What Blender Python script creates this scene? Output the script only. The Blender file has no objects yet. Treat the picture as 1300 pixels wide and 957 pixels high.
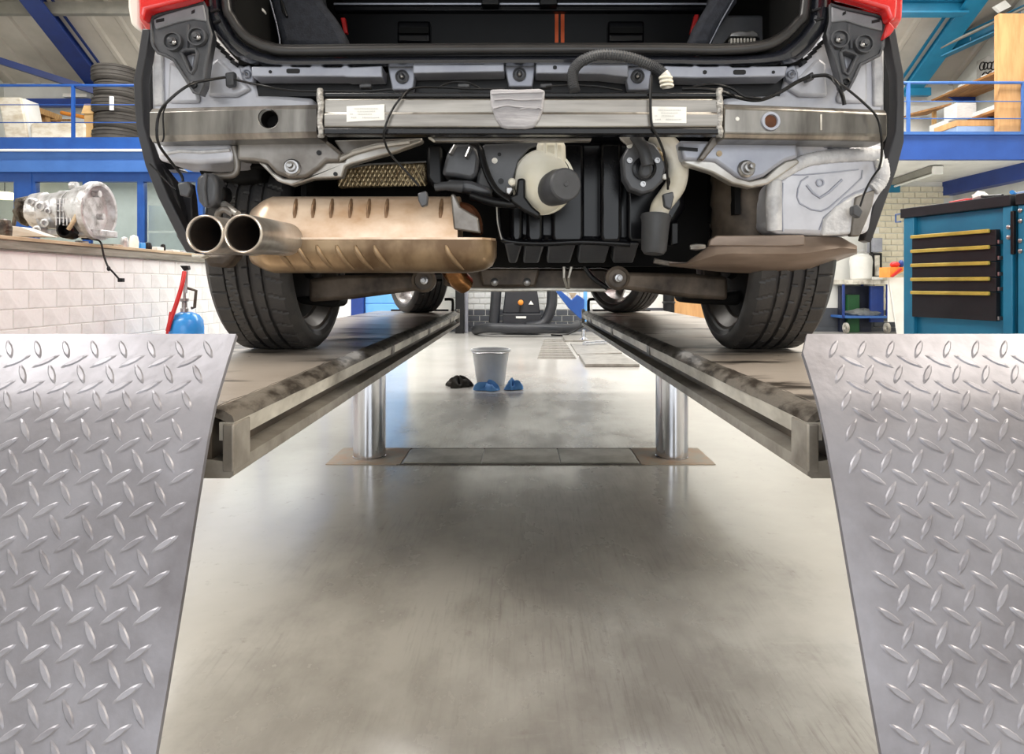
import bpy, bmesh, math, random
from mathutils import Vector, Matrix
random.seed(7)
S = bpy.context.scene
COL = S.collection
# ------------------------------------------------------------------ camera
F, CX, CY, CH = 850.0, 661.0, 361.0, 0.80      # focal length in px, principal point, camera height
cam = bpy.data.cameras.new('camera')
cam.sensor_width = 36.0
cam.lens = F / 1300 * 36
cam.shift_x = -(CX - 650) / 1300
cam.shift_y = -(478.5 - CY) / 1300
cam.clip_start = 0.02
co = bpy.data.objects.new('camera', cam)
co.location = (0, 0, CH)
co.rotation_euler = (math.pi / 2, 0, 0)
COL.objects.link(co)
S.camera = co
# ------------------------------------------------------------------ world, lamps, exposure
w = bpy.data.worlds.new('overcast_sky')
S.world = w
w.use_nodes = True
bg = w.node_tree.nodes['Background']
bg.inputs[0].default_value = (0.86, 0.93, 1.0, 1)
bg.inputs[1].default_value = 0.9
S.view_settings.view_transform = 'Standard'
S.view_settings.look = 'None'
S.view_settings.exposure = 0.12
S.view_settings.gamma = 1.0
S.view_settings.use_curve_mapping = False


def area(name, loc, aim, sx, sy, power, col):
    l = bpy.data.lights.new(name, 'AREA')
    l.shape = 'RECTANGLE'
    l.size, l.size_y, l.energy, l.color = sx, sy, power, col
    o = bpy.data.objects.new(name, l)
    o.location = loc
    o.rotation_euler = (Vector(aim) - Vector(loc)).to_track_quat('-Z', 'Y').to_euler()
    COL.objects.link(o)
    return o


area('daylight_gate', (0, -5.6, 2.5), (0, 2, 0.9), 7.5, 4.0, 230, (0.94, 0.97, 1.0))
area('skylight_right', (4.0, 0.4, 6.3), (0.6, 1.6, 0), 1.4, 7.0, 800, (1.0, 0.91, 0.78))
area('skylight_left', (-4.0, 0.4, 6.3), (-0.8, 1.8, 0), 1.4, 7.0, 760, (1.0, 0.965, 0.91))
area('skylight_ahead', (0, 8.4, 5.15), (0, 7.6, 0), 13.0, 0.8, 760, (1.0, 0.99, 0.97))

# ------------------------------------------------------------------ helpers
def P(px, py, Y):
    """point at depth Y that the camera sees at pixel (px, py)"""
    return Vector(((px - CX) * Y / F, Y, CH - (py - CY) * Y / F))


def lin(c):
    return tuple(((x / 255) / 12.92 if x / 255 <= 0.04045 else ((x / 255 + 0.055) / 1.055) ** 2.4) for x in c)


def M(name, c, rough=0.5, metal=0.0, c2=None, scale=9.0, stretch=(1, 1, 1), bump=0.0, bscale=60.0, lo=0.4, hi=0.65,
      coat=0.0, rvar=0.0, detail=5.0, spec=0.5, emit=None):
    m = bpy.data.materials.new(name)
    m.use_nodes = True
    nt = m.node_tree
    N, L = nt.nodes, nt.links
    b = N['Principled BSDF']
    c = lin(c)
    c2 = lin(c2) if c2 else tuple(x * 0.82 for x in c)
    tc = N.new('ShaderNodeTexCoord')
    mp = N.new('ShaderNodeMapping')
    mp.inputs['Scale'].default_value = stretch
    L.new(tc.outputs['Object'], mp.inputs[0])
    nz = N.new('ShaderNodeTexNoise')
    nz.inputs['Scale'].default_value = scale
    nz.inputs['Detail'].default_value = detail
    nz.inputs['Roughness'].default_value = 0.6
    L.new(mp.outputs[0], nz.inputs[0])
    r = N.new('ShaderNodeValToRGB')
    r.color_ramp.elements[0].position = lo
    r.color_ramp.elements[1].position = hi
    r.color_ramp.elements[0].color = (*c, 1)
    r.color_ramp.elements[1].color = (*c2, 1)
    L.new(nz.outputs['Fac'], r.inputs[0])
    L.new(r.outputs[0], b.inputs['Base Color'])
    b.inputs['Roughness'].default_value = rough
    b.inputs['Metallic'].default_value = metal
    b.inputs['Specular IOR Level'].default_value = spec
    if coat:
        b.inputs['Coat Weight'].default_value = coat
        b.inputs['Coat Roughness'].default_value = 0.06
    if rvar:
        mr = N.new('ShaderNodeMapRange')
        mr.inputs['To Min'].default_value = max(0.03, rough - rvar)
        mr.inputs['To Max'].default_value = rough + rvar
        L.new(nz.outputs['Fac'], mr.inputs[0])
        L.new(mr.outputs[0], b.inputs['Roughness'])
    if bump:
        n2 = N.new('ShaderNodeTexNoise')
        n2.inputs['Scale'].default_value = bscale
        n2.inputs['Detail'].default_value = 4
        L.new(mp.outputs[0], n2.inputs[0])
        bp = N.new('ShaderNodeBump')
        bp.inputs['Strength'].default_value = bump
        bp.inputs['Distance'].default_value = 0.01
        L.new(n2.outputs['Fac'], bp.inputs['Height'])
        L.new(bp.outputs[0], b.inputs['Normal'])
    if emit:
        b.inputs['Emission Color'].default_value = (*lin(emit[0]), 1)
        b.inputs['Emission Strength'].default_value = emit[1]
    return m


def glass_mat():
    m = bpy.data.materials.new('window_glass')
    m.use_nodes = True
    nt = m.node_tree
    N, L = nt.nodes, nt.links
    out = N['Material Output']
    t = N.new('ShaderNodeBsdfTransparent')
    t.inputs[0].default_value = (0.9, 0.95, 0.96, 1)
    g = N.new('ShaderNodeBsdfGlossy')
    g.inputs['Roughness'].default_value = 0.03
    fr = N.new('ShaderNodeFresnel')
    fr.inputs[0].default_value = 1.5
    mx = N.new('ShaderNodeMixShader')
    L.new(fr.outputs[0], mx.inputs[0])
    L.new(t.outputs[0], mx.inputs[1])
    L.new(g.outputs[0], mx.inputs[2])
    L.new(mx.outputs[0], out.inputs[0])
    return m


def floor_mat():
    m = M('epoxy_floor', (198, 196, 191), 0.27, 0, (180, 178, 173), 1.3, lo=0.35, hi=0.7, spec=0.5)
    nt = m.node_tree
    N, L = nt.nodes, nt.links
    b = N['Principled BSDF']
    src = b.inputs['Base Color'].links[0].from_socket
    tc = N['Texture Coordinate']

    def noise(scale, stretch, lo, hi, detail=6):
        mp = N.new('ShaderNodeMapping')
        mp.inputs['Scale'].default_value = stretch
        L.new(tc.outputs['Object'], mp.inputs[0])
        nz = N.new('ShaderNodeTexNoise')
        nz.inputs['Scale'].default_value = scale
        nz.inputs['Detail'].default_value = detail
        nz.inputs['Roughness'].default_value = 0.65
        L.new(mp.outputs[0], nz.inputs[0])
        mr = N.new('ShaderNodeMapRange')
        mr.inputs['From Min'].default_value = lo
        mr.inputs['From Max'].default_value = hi
        L.new(nz.outputs['Fac'], mr.inputs[0])
        return mr.outputs[0]

    def math_(op, a, bb):
        n = N.new('ShaderNodeMath')
        n.operation = op
        for i, v in enumerate((a, bb)):
            if isinstance(v, (int, float)):
                n.inputs[i].default_value = v
            else:
                L.new(v, n.inputs[i])
        return n.outputs[0]

    # dirt mottles and streaks in an evenly darkened band (under the lift, between the runways)
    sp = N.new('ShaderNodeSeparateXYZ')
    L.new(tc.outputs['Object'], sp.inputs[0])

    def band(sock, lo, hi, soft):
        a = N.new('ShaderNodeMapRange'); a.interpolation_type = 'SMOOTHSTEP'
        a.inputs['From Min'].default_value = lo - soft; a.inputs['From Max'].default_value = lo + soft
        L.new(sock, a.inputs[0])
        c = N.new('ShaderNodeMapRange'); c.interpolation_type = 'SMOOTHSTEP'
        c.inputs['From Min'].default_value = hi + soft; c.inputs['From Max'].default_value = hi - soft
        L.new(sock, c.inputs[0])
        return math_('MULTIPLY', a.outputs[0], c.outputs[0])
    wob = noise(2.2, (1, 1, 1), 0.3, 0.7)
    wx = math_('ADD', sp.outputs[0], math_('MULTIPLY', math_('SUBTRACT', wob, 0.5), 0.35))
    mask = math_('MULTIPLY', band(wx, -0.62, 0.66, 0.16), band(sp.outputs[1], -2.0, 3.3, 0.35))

    def mixc(fac, a, col):
        n = N.new('ShaderNodeMix')
        n.data_type = 'RGBA'
        L.new(fac, n.inputs[0])
        L.new(a, n.inputs[6])
        n.inputs[7].default_value = (*lin(col), 1)
        return n.outputs[2]
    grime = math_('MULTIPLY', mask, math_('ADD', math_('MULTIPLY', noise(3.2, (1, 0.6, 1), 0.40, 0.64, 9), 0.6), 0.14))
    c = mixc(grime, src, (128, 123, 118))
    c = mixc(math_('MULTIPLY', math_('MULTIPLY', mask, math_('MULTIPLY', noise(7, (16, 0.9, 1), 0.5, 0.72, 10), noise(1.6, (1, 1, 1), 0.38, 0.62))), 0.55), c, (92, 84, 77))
    c = mixc(math_('MULTIPLY', noise(26, (1, 1, 1), 0.62, 0.75), 0.35), c, (120, 112, 100))
    c = mixc(math_('MULTIPLY', math_('MULTIPLY', noise(14, (1, 6, 1), 0.6, 0.72), 0.25), noise(2, (1, 1, 1), 0.45, 0.6)), c, (205, 203, 196))
    L.new(c, b.inputs['Base Color'])
    mr = N.new('ShaderNodeMapRange')
    mr.inputs['To Min'].default_value = 0.16
    mr.inputs['To Max'].default_value = 0.42
    L.new(grime, mr.inputs[0])
    L.new(mr.outputs[0], b.inputs['Roughness'])
    return m


class MB:
    def __init__(s):
        s.v, s.f = [], []

    def add(s, vs, fs):
        o = len(s.v)
        s.v += [Vector(p) for p in vs]
        s.f += [tuple(i + o for i in q) for q in fs]
        return s

    def box(s, c, d, rot=None):
        c = Vector(c)
        R = rot if rot is not None else Matrix.Identity(3)
        vs = [c + R @ Vector((x * d[0] / 2, y * d[1] / 2, z * d[2] / 2)) for x in (-1, 1) for y in (-1, 1) for z in (-1, 1)]
        return s.add(vs, [(0, 1, 3, 2), (4, 6, 7, 5), (0, 4, 5, 1), (2, 3, 7, 6), (0, 2, 6, 4), (1, 5, 7, 3)])

    def span(s, a, b):
        a, b = Vector(a), Vector(b)
        return s.box((a + b) / 2, [abs(b[i] - a[i]) for i in range(3)])

    def pxbox(s, x0, y0, x1, y1, Y, t):
        a, b = P(x0, y1, Y), P(x1, y0, Y)
        return s.span(a, (b[0], Y + t, b[2]))

    def prism(s, poly, vec):
        vec = Vector(vec)
        poly = [Vector(p) for p in poly]
        n = len(poly)
        vs = poly + [p + vec for p in poly]
        fs = [tuple(range(n)), tuple(range(2 * n - 1, n - 1, -1))] + [(i, i + n, (i + 1) % n + n, (i + 1) % n) for i in range(n)]
        return s.add(vs, fs)

    def slab(s, pts, Y, t):
        return s.prism([P(x, y, Y) for x, y in pts], (0, t, 0))

    def loft(s, rings, closed=True, caps=True):
        n, m = len(rings[0]), len(rings)
        vs = [p for r in rings for p in r]
        fs = []
        for i in range(m - 1):
            for j in range(n if closed else n - 1):
                k = (j + 1) % n
                fs.append((i * n + j, i * n + k, (i + 1) * n + k, (i + 1) * n + j))
        if caps and closed:
            fs += [tuple(range(n - 1, -1, -1)), tuple(range((m - 1) * n, m * n))]
        return s.add(vs, fs)

    def tube(s, pts, r, n=8, flat=1.0, up=None, sub=0):
        pts = [Vector(p) for p in pts]
        rs = r if isinstance(r, (list, tuple)) else [r] * len(pts)
        if sub:
            q, qr = [], []
            m = len(pts)
            for i in range(m - 1):
                p0, p1, p2, p3 = pts[max(i - 1, 0)], pts[i], pts[i + 1], pts[min(i + 2, m - 1)]
                for k in range(sub):
                    t = k / sub
                    q.append(0.5 * ((2 * p1) + (p2 - p0) * t + (2 * p0 - 5 * p1 + 4 * p2 - p3) * t * t + (3 * p1 - p0 - 3 * p2 + p3) * t ** 3))
                    qr.append(rs[i] * (1 - t) + rs[i + 1] * t)
            q.append(pts[-1]); qr.append(rs[-1])
            pts, rs = q, qr
        rings = []
        u = None
        for i, p in enumerate(pts):
            d = (pts[min(i + 1, len(pts) - 1)] - pts[max(i - 1, 0)]).normalized()
            if u is None:
                u = Vector(up) if up else (Vector((0, 0, 1)) if abs(d.z) < 0.9 else Vector((1, 0, 0)))
            u = (u - d * u.dot(d)).normalized()
            v = d.cross(u)
            rings.append([p + (u * math.cos(a) + v * math.sin(a) * flat) * rs[i] for a in (2 * math.pi * k / n for k in range(n))])
        return s.loft(rings)

    def lathe(s, prof, org, axis, n=24):
        ax = Vector(axis).normalized()
        u = Vector((0, 0, 1)) if abs(ax.z) < 0.9 else Vector((1, 0, 0))
        u = (u - ax * u.dot(ax)).normalized()
        v = ax.cross(u)
        org = Vector(org)
        rings = [[org + ax * h + (u * math.cos(a) + v * math.sin(a)) * max(r, 1e-4) for a in (2 * math.pi * k / n for k in range(n))] for r, h in prof]
        return s.loft(rings)

    def ring(s, prof, org, axis, n=32):
        """closed profile swept around an axis (a tyre, a rim)"""
        ax = Vector(axis).normalized()
        u = Vector((0, 0, 1)) if abs(ax.z) < 0.9 else Vector((1, 0, 0))
        v = ax.cross(u)
        org = Vector(org)
        rings = [[org + ax * h + (u * math.cos(a) + v * math.sin(a)) * r for r, h in prof] for a in (2 * math.pi * k / n for k in range(n))]
        rings.append(rings[0])
        return s.loft(rings, caps=False)

    def ell(s, c, r, nu=16, nv=10):
        c = Vector(c)
        rings = []
        for j in range(nv + 1):
            t = math.pi * j / nv
            t = min(max(t, 0.02), math.pi - 0.02)
            rings.append([c + Vector((r[0] * math.sin(t) * math.cos(a), r[1] * math.sin(t) * math.sin(a), r[2] * math.cos(t))) for a in (2 * math.pi * k / nu for k in range(nu))])
        return s.loft(rings)

    def xf(s, m):
        s.v = [m @ p for p in s.v]
        return s

    def jitter(s, a):
        s.v = [p + Vector((random.uniform(-a, a), random.uniform(-a, a), random.uniform(-a, a))) for p in s.v]
        return s

    def build(s, name, mat, parent=None, label=None, cat=None, group=None, kind=None, bevel=0, smooth=35, seg=2, subd=0, cut=None, weld=False):
        c = sum(s.v, Vector()) / len(s.v)
        me = bpy.data.meshes.new(name)
        me.from_pydata([p - c for p in s.v], [], s.f)
        bm = bmesh.new()
        bm.from_mesh(me)
        if weld:
            bmesh.ops.remove_doubles(bm, verts=bm.verts, dist=1e-5)
        bmesh.ops.recalc_face_normals(bm, faces=bm.faces)
        bm.to_mesh(me)
        bm.free()
        me.materials.append(mat)
        o = bpy.data.objects.new(name, me)
        COL.objects.link(o)
        base = Vector((0, 0, 0))
        if parent is not None:
            o.parent = parent
            base = WL[parent.name]
        o.location = c - base
        WL[o.name] = c
        if cut is not None:
            cm = bpy.data.meshes.new('cut')
            cm.from_pydata([p - c for p in cut.v], [], cut.f)
            b2 = bmesh.new(); b2.from_mesh(cm); bmesh.ops.recalc_face_normals(b2, faces=b2.faces); b2.to_mesh(cm); b2.free()
            cobj = bpy.data.objects.new('cut', cm)
            COL.objects.link(cobj)
            cobj.location = c
            par = o.parent
            o.parent = None
            o.location = c
            md = o.modifiers.new('b', 'BOOLEAN')
            md.object = cobj
            md.operation = 'DIFFERENCE'
            md.solver = 'EXACT'
            bpy.context.view_layer.update()
            dg = bpy.context.evaluated_depsgraph_get()
            nm = bpy.data.meshes.new_from_object(o.evaluated_get(dg))
            o.modifiers.remove(md)
            o.data = nm
            if not nm.materials:
                nm.materials.append(mat)
            bpy.data.objects.remove(cobj)
            o.parent = par
            o.location = c - base
            me = nm
        if smooth:
            me.shade_smooth()
            me.set_sharp_from_angle(angle=math.radians(smooth))
        if bevel:
            md = o.modifiers.new('bevel', 'BEVEL')
            md.width = bevel
            md.segments = seg
            md.limit_method = 'ANGLE'
            md.angle_limit = math.radians(40)
            md.harden_normals = False
        if subd:
            md = o.modifiers.new('subd', 'SUBSURF')
            md.levels = md.render_levels = subd
        return tag(o, label, cat, group, kind)


WL = {}


def tag(o, label=None, cat=None, group=None, kind=None):
    for k, v in (('label', label), ('category', cat), ('group', group), ('kind', kind)):
        if v:
            o[k] = v
    return o


def thing(name, label, cat, loc, group=None):
    o = bpy.data.objects.new(name, None)
    o.empty_display_size = 0.1
    o.location = loc
    COL.objects.link(o)
    WL[o.name] = Vector(loc)
    return tag(o, label, cat, group)


def dup(o, off, label=None, parent=None):
    """a thing, its parts and their sub-parts, moved by off"""
    c = o.copy()
    COL.objects.link(c)
    if parent is None:
        c.location = Vector(o.location) + Vector(off)
    else:
        c.parent = parent
    WL[c.name] = WL[o.name] + Vector(off)
    if label:
        c['label'] = label
    for ch in o.children:
        dup(ch, off, None, c)
    return c


def wire(pts, r, name, mat, parent, n=6, sub=5, label=None):
    return MB().tube([P(*p) for p in pts], r, n, sub=sub).build(name, mat, parent, label=label, smooth=60)


# ------------------------------------------------------------------ materials
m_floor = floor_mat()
m_white_wall = M('white_painted_block', (236, 239, 240), 0.6, c2=(210, 212, 212), scale=5, lo=0.5, hi=0.8, bump=0.25, bscale=40)
m_cream_brick = M('cream_glazed_brick', (235, 228, 205), 0.4, c2=(214, 206, 182), scale=6, bump=0.1)
m_joint = M('mortar_joint', (228, 229, 226), 0.85, c2=(218, 219, 216), scale=3)
m_tile = M('white_wall_brick', (222, 224, 224), 0.4, c2=(200, 202, 203), scale=6)
m_dado = M('dark_grey_dado_paint', (74, 78, 86), 0.45, scale=5)
m_roof = M('beige_roof_sheet', (186, 180, 170), 0.55, c2=(168, 162, 152), scale=1.5)
m_blue = M('blue_painted_steel', (26, 78, 154), 0.4, c2=(20, 66, 138), scale=3)
m_bluelt = M('light_blue_painted_steel', (62, 108, 178), 0.45, c2=(54, 98, 166), scale=3)
m_bluedk = M('dark_blue_painted_steel', (28, 60, 136), 0.45, c2=(22, 50, 120), scale=3)
m_teal = M('teal_painted_steel', (30, 126, 164), 0.4, c2=(22, 114, 152), scale=3)
m_purlin = M('grey_galvanised_purlin', (136, 134, 126), 0.5, 0.3, scale=5)
m_white = M('white_paint', (238, 238, 234), 0.5, c2=(226, 226, 222), scale=4)
m_interior = M('office_wall_paint', (206, 208, 202), 0.7, c2=(192, 194, 188), scale=2)
m_glass = glass_mat()
m_wood = M('weathered_worktop_edge', (150, 148, 138), 0.6, c2=(108, 104, 92), scale=7, stretch=(1, 0.25, 3), bump=0.2)
m_woodlt = M('pale_worktop_board', (198, 180, 152), 0.6, c2=(160, 138, 108), scale=8, stretch=(1, 0.3, 3))
m_plank = M('brown_plank', (176, 126, 72), 0.6, c2=(126, 84, 44), scale=5, stretch=(6, 0.6, 3), bump=0.1)
m_ply = M('plywood', (206, 160, 108), 0.6, c2=(190, 142, 92), scale=4, stretch=(4, 4, 0.6))
m_card = M('cardboard', (200, 164, 112), 0.75, c2=(184, 148, 98), scale=6)
m_wrap = M('plastic_wrapped_board', (226, 220, 206), 0.3, c2=(196, 182, 158), scale=5, stretch=(1, 1, 2), bump=0.6, bscale=14)
m_palwood = M('pallet_wood', (196, 158, 104), 0.7, c2=(160, 120, 74), scale=6, stretch=(6, 6, 1))
m_rubber = M('tyre_rubber', (50, 49, 50), 0.55, c2=(64, 62, 60), scale=14, bump=0.12, bscale=120)
m_oldrub = M('dusty_tyre_rubber', (66, 62, 57), 0.75, c2=(52, 48, 44), scale=5)
m_runway = M('oily_runway_plate', (176, 166, 156), 0.34, 0.25, c2=(62, 56, 50), scale=2.6, stretch=(.9, 2.4, 1), lo=0.54, hi=0.62, bump=0.06, rvar=0.22, detail=8)
m_edge = M('worn_runway_edge', (136, 130, 122), 0.42, 0.4, c2=(70, 64, 58), scale=26, stretch=(1, .5, 1), bump=0.3, bscale=60, lo=0.45, hi=0.62)
m_chan = M('grey_channel_steel', (158, 153, 145), 0.45, 0.3, c2=(122, 116, 108), scale=9, bump=0.05)
m_flange = M('pale_grey_flange', (232, 228, 218), 0.45, 0.3, c2=(140, 134, 124), scale=5, stretch=(1, .5, 1))
m_web = M('dark_channel_web', (104, 94, 84), 0.5, 0.2, c2=(60, 54, 48), scale=4)
m_flap = M('scuffed_checker_plate', (138, 137, 144), 0.44, 0.45, c2=(100, 97, 101), scale=5, bump=0.06, rvar=0.12, lo=0.38, hi=0.72, detail=9)
m_lug = M('bright_tread_lug', (146, 145, 152), 0.42, 0.45, c2=(122, 120, 126), scale=14)
m_chrome = M('polished_piston_steel', (212, 214, 220), 0.16, 1.0, c2=(196, 198, 206), scale=3, stretch=(8, 8, .2))
m_rust = M('rusty_base_plate', (176, 150, 128), 0.65, c2=(164, 158, 148), scale=12, lo=0.35, hi=0.6)
m_cover = M('worn_steel_cover', (190, 187, 178), 0.42, 0.1, c2=(150, 145, 135), scale=5, rvar=0.1)
m_red = M('red_car_paint', (214, 24, 22), 0.25, c2=(206, 20, 20), scale=2, coat=1.0)
m_flanksheen = M('flank_reflection_cream', (232, 226, 216), 0.35, c2=(224, 218, 208), scale=3)  # cream colour stands in for the reflection on the red flank
m_primer = M('silver_primer_panel', (214, 215, 222), 0.42, 0.25, c2=(184, 185, 193), scale=5, rvar=0.08, bump=0.02)
m_primerlt = M('pale_seam_sealer', (214, 214, 216), 0.5, 0.05, c2=(178, 178, 182), scale=22, bump=0.5, bscale=45)
m_sill = M('blue_grey_sill_paint', (164, 167, 178), 0.34, 0.25, c2=(142, 145, 157), scale=5)
m_plast = M('dark_grey_plastic', (76, 77, 81), 0.38, c2=(62, 63, 67), scale=9, bump=0.05)
m_topplate = M('grey_bracket_top', (124, 125, 130), 0.46, c2=(104, 105, 110), scale=12)
m_strip = M('black_arch_strip', (52, 52, 56), 0.42, c2=(44, 44, 48), scale=6)
m_weave = M('gold_wire_weave', (196, 178, 142), 0.35, 0.7, c2=(140, 120, 90), scale=40)
m_stamp = M('brown_slot_tube', (150, 120, 92), 0.4, 0.5, c2=(104, 78, 56), scale=20)  # brown tubes that stand for the dark indented slots
m_tiplip = M('bright_pipe_lip', (226, 218, 210), 0.28, 0.7, c2=(200, 188, 176), scale=12)
m_navy = M('navy_steel', (30, 36, 58), 0.5, c2=(24, 30, 48), scale=5)
m_black = M('black_plastic', (18, 18, 20), 0.4, c2=(13, 13, 15), scale=8, spec=0.3)
m_gblack = M('glossy_black_plastic', (20, 20, 23), 0.22, c2=(13, 13, 16), scale=5, spec=0.25)
m_seal = M('rubber_door_seal', (42, 41, 42), 0.38, c2=(34, 33, 34), scale=9)
m_lip = M('dark_boot_lip_paint', (36, 38, 46), 0.24, 0.2, c2=(30, 32, 38), scale=4, coat=0.5)
m_fabric = M('charcoal_boot_trim', (50, 52, 60), 0.85, c2=(40, 42, 48), scale=60, bump=0.2, bscale=200)
m_void = M('underbody_coat_and_shade', (12, 12, 12), 0.8, c2=(20, 19, 18), scale=6, spec=0.2)  # coated parts, and the shade put into holes and backings
m_beam = M('brushed_beam_steel', (150, 146, 140), 0.34, 0.8, c2=(112, 108, 103), scale=3, stretch=(0.6, 2, 9), rvar=0.06)
m_beamend = M('brushed_crash_tube', (146, 143, 138), 0.3, 0.85, c2=(78, 75, 72), scale=3.2, stretch=(2.4, 1, 0.5), rvar=0.08)
m_weld = M('grey_weld_bead', (178, 176, 173), 0.42, 0.5, c2=(96, 93, 90), scale=60, bump=0.8, bscale=120)
m_tape = M('grey_tape', (170, 168, 172), 0.6, c2=(146, 144, 148), scale=9, stretch=(1, 1, 5), bump=0.3, bscale=20)
m_label = M('white_paper_label', (236, 236, 232), 0.6, c2=(230, 230, 226), scale=5)
m_print = M('faint_grey_print', (212, 212, 210), 0.7, scale=8)
m_steel = M('zinc_steel', (176, 176, 178), 0.32, 0.85, c2=(140, 138, 136), scale=12)
m_brack = M('silver_bracket', (190, 188, 184), 0.36, 0.55, c2=(150, 144, 136), scale=6, rvar=0.08)
m_brackd = M('dull_bracket_steel', (142, 138, 134), 0.38, 0.6, c2=(96, 90, 84), scale=6)
m_muff = M('stained_muffler_with_glare', (226, 204, 182), 0.36, 0.4, c2=(186, 150, 116), scale=4.2, stretch=(1.2, 1, 1.8), lo=0.42, hi=0.68, rvar=0.08)  # heat stains; base lightened to put daylight glare on the upper shell
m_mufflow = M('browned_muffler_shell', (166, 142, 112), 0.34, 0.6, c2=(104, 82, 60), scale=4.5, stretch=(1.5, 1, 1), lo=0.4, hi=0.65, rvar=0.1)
m_tip = M('polished_tailpipe', (208, 205, 202), 0.3, 0.75, c2=(150, 144, 138), scale=5)
m_tiprust = M('rust_brown_pipe_collar', (110, 66, 40), 0.5, 0.5, c2=(64, 36, 22), scale=9)
m_soot = M('sooty_pipe_bore', (26, 24, 24), 0.8, c2=(58, 44, 34), scale=5)
m_pipe = M('amber_exhaust_pipe', (176, 128, 82), 0.25, 0.85, c2=(110, 70, 40), scale=6, stretch=(1, 1, 3))
m_shield = M('golden_heat_shield', (176, 158, 126), 0.4, 0.6, c2=(104, 88, 66), scale=150, lo=0.42, hi=0.58, bump=0.9, bscale=70)
m_tray = M('taupe_undertray', (146, 130, 118), 0.4, 0.2, c2=(112, 96, 84), scale=4, stretch=(0.6, 2, 3), rvar=0.08)
m_arm = M('dirty_suspension_arm', (112, 100, 88), 0.5, 0.4, c2=(54, 46, 40), scale=6)
m_tank = M('cream_plastic_tank', (248, 246, 236), 0.36, c2=(226, 219, 198), scale=3)
m_pipew = M('ivory_filler_pipe', (240, 237, 228), 0.35, c2=(206, 198, 178), scale=5)
m_hose = M('grey_rubber_hose', (70, 71, 74), 0.5, c2=(58, 59, 62), scale=8)
m_rim = M('dull_alloy_rim', (104, 98, 92), 0.4, 0.6, c2=(72, 67, 61), scale=8)
m_alloy = M('silver_alloy_wheel', (196, 192, 190), 0.3, 0.7, c2=(172, 168, 166), scale=6)
m_orange = M('orange_belt', (220, 90, 30), 0.6, scale=9)
m_redpl = M('red_plastic', (206, 40, 40), 0.4, scale=8)
m_oran = M('orange_paint', (232, 150, 60), 0.5, c2=(214, 130, 44), scale=5)
m_wblue = M('sky_blue_enamel', (58, 150, 226), 0.25, c2=(46, 136, 214), scale=4)
m_alum = M('cast_aluminium', (206, 207, 210), 0.4, 0.5, c2=(120, 117, 114), scale=16, lo=.45, hi=.75, bump=0.5, bscale=28)
m_alumd = M('oily_gear_steel', (92, 84, 74), 0.4, 0.6, c2=(44, 38, 34), scale=18, bump=0.6)
m_ragk = M('dark_oily_rag', (56, 52, 46), 0.9, c2=(38, 35, 32), scale=12)
m_ragb = M('blue_glove_cloth', (110, 168, 228), 0.6, c2=(74, 136, 206), scale=9)
m_bucket = M('grey_plastic_bucket', (206, 208, 210), 0.36, c2=(192, 194, 197), scale=4)
m_cabtop = M('black_worktop_trim', (34, 36, 42), 0.5, c2=(28, 30, 34), scale=6, spec=0.25)
m_drawer = M('black_drawer_front', (36, 38, 42), 0.42, c2=(29, 31, 35), scale=5, spec=0.25)
m_pit = M('grey_pit_steel', (150, 147, 142), 0.45, 0.2, c2=(122, 119, 114), scale=8)
m_rafter = M('navy_rafter_paint', (22, 48, 112), 0.45, c2=(18, 40, 98), scale=3)
m_fascia = M('blue_fascia_paint', (40, 82, 162), 0.45, c2=(34, 74, 150), scale=3)
m_machine = M('machine_dark_grey', (38, 40, 46), 0.45, c2=(32, 34, 40), scale=5)
m_handle = M('yellow_handle_strip', (196, 180, 84), 0.4, 0.2, c2=(168, 152, 66), scale=8)
m_green = M('dark_green_box', (20, 84, 42), 0.5, scale=6)
m_bag = M('grey_plastic_bag', (128, 132, 132), 0.3, c2=(96, 100, 102), scale=9, bump=0.6, bscale=20)
m_paneblue = M('pale_blue_roller_door', (110, 176, 238), 0.4, c2=(96, 164, 230), scale=3)
m_paper = M('paper_stack', (224, 224, 222), 0.7, c2=(196, 196, 196), scale=30, stretch=(.4, .4, 6))
m_peg = M('grey_pegboard', (176, 174, 168), 0.6, c2=(158, 156, 150), scale=14)
m_lampw = M('lit_office_lamp', (255, 236, 190), 0.5, emit=((255, 232, 180), 3.0))
m_traybl = M('pale_blue_crate', (150, 172, 206), 0.5, c2=(134, 156, 192), scale=6)
# ------------------------------------------------------------------ structure
YB = 11.4                      # back wall
ZD, ZU = 2.878, 2.52           # mezzanine deck top / underside


def struct(name, mb, mat, parent=None, **k):
    return mb.build(name, mat, parent, kind=None if parent is not None else 'structure', smooth=0, **k)


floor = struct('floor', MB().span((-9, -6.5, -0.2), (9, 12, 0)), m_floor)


def roof_z(y):
    return 4.14 + 0.525 * (11.1 - y)


mb = MB()
xs = []
x = -9.0
while x < 9.0:
    xs += [(x, 0), (x + 0.30, 0), (x + 0.33, 0.035), (x + 0.39, 0.035), (x + 0.42, 0)]
    x += 0.42
ridge = 3.6
rows = []
for (y, z) in ((12.0, roof_z(12.0)), (ridge, roof_z(ridge)), (-6.6, roof_z(ridge) - 0.525 * (ridge + 6.6))):
    rows.append([Vector((a, y, z + 0.24 - b)) for a, b in xs])
mb.loft(rows, closed=False)
for r in rows:
    for p in r:
        p.z += 0.12
mb.loft(rows, closed=False)
struct('ceiling', mb, m_roof)
wb = struct('wall_back', MB().span((-9, YB, 0), (9, YB + 0.25, 4.4)), m_joint)
struct('wall_right', MB().span((7.36, -6.5, 0), (7.6, YB, 8.2)), m_interior)
struct('wall_outer_left', MB().span((-9.0, -6.5, 0), (-8.8, YB, 8.2)), m_interior)
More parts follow.
